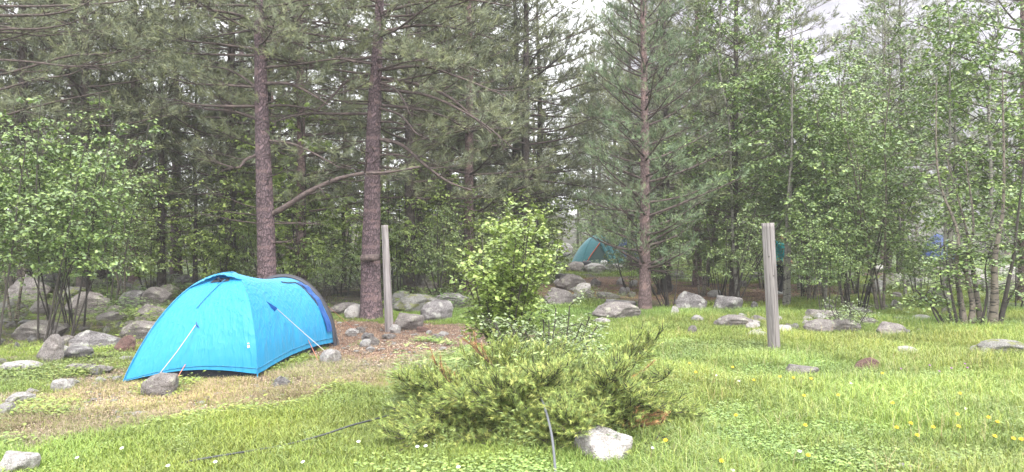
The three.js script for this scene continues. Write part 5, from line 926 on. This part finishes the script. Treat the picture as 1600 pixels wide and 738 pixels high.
  const bg = mesh(body, [-0.36, -0.02, -0.36], [0.36, 1.66, 0.36], 84), parts = [bg, mesh(head, [-0.06, 1.42, -0.14], [0.24, 1.76, 0.14], 60), mesh(hand(J.w1, 0.9, -0.35), [0.18, 0.8, 0.12], [0.44, 1.02, 0.32], 60), mesh(hand(J.w2, 0.6, -0.75), [-0.02, 0.72, -0.32], [0.2, 0.96, -0.12], 60)];
  const depth = 21.7, [x, z] = atDepth(1214.5, depth), t = thing('person', 'person in turquoise jacket and black trousers walking behind the straight post', 'person', on(x, z), 0.25), col = (r, g, b, o = {}) => std({ color: new THREE.Color().setRGB(r, g, b), roughness: 0.75, ...o });
  part('body', mergeGeometries(parts), col(0.5, 0.3, 0.22), t);
  const fold = (f, o, a) => (p) => f(p) - o - a * (fbm(p[0] * 14, p[1] * 9, p[2] * 14, 3) - 0.5);
  const above = (f, lim) => (p) => Math.max(f(p), lim - p[1]);
  const torso = sd([[J.pel, J.wa, 0.135, 0.12], [[0, 0.86, 0], J.pel, 0.135, 0.135], [J.wa, J.ch, 0.12, 0.125], [J.ch, [0.03, 1.42, 0], 0.115, 0.075], [J.ch, J.s1, 0.085, 0.062], [J.s1, J.e1, 0.06, 0.05], [J.e1, [0.225, 0.963, 0.222], 0.05, 0.036], [J.ch, J.s2, 0.085, 0.062], [J.s2, J.e2, 0.06, 0.05], [J.e2, [0.02, 0.925, -0.222], 0.05, 0.036]], 0.035);
  part('jacket', mesh(above(fold(torso, 0.012, 0.022), 0.82), [-0.4, 0.7, -0.4], [0.4, 1.56, 0.4], 80), col(0.015, 0.38, 0.43), t);
  part('hood', mesh(fold(sd([[[-0.07, 1.43, -0.06], [-0.07, 1.43, 0.06], 0.055, 0.055], [[-0.06, 1.47, 0], [0.03, 1.5, 0.05], 0.05, 0.04]], 0.03), 0, 0.015), [-0.2, 1.32, -0.2], [0.14, 1.62, 0.2], 40), col(0.02, 0.24, 0.27), t);
  part('trousers', mesh(fold(sd([[[0, 0.95, 0], J.pel, 0.118, 0.118], [J.h1, J.k1, 0.094, 0.064], [J.k1, J.a1, 0.062, 0.05], [J.h2, J.k2, 0.094, 0.064], [J.k2, J.a2, 0.062, 0.05], [J.pel, J.h1, 0.1, 0.09], [J.pel, J.h2, 0.1, 0.09]], 0.03), 0.006, 0.012), [-0.3, 0.04, -0.3], [0.36, 1.14, 0.3], 80), col(0.014, 0.014, 0.018), t);
  part('hair', mesh(fold(sd([[[0.045, 1.645, 0], [0.085, 1.672, 0], 0.094, 0.07], [[0.02, 1.6, 0], [0.0, 1.55, 0], 0.085, 0.06], [[0.05, 1.6, 0.075], [0.035, 1.56, 0.07], 0.03, 0.025]], 0.03), 0, 0.014), [-0.14, 1.42, -0.16], [0.2, 1.8, 0.16], 50), col(0.16, 0.075, 0.045), t);
  for (const [a, lift] of [[J.a1, 0.35], [J.a2, 0]]) part('shoe', mesh(sd([[[a[0] - 0.04, a[1] - 0.045, a[2]], [a[0] + 0.14, a[1] - 0.06 - lift * 0.02, a[2]], 0.042, 0.034], [[a[0], a[1], a[2]], [a[0] - 0.02, a[1] - 0.05, a[2]], 0.045, 0.045]], 0.03), [a[0] - 0.14, a[1] - 0.14, a[2] - 0.1], [a[0] + 0.24, a[1] + 0.1, a[2] + 0.1], 44), col(0.5, 0.5, 0.5), t);
}
console.log('foliage triangles', TRIS);
renderer.render(scene, camera);
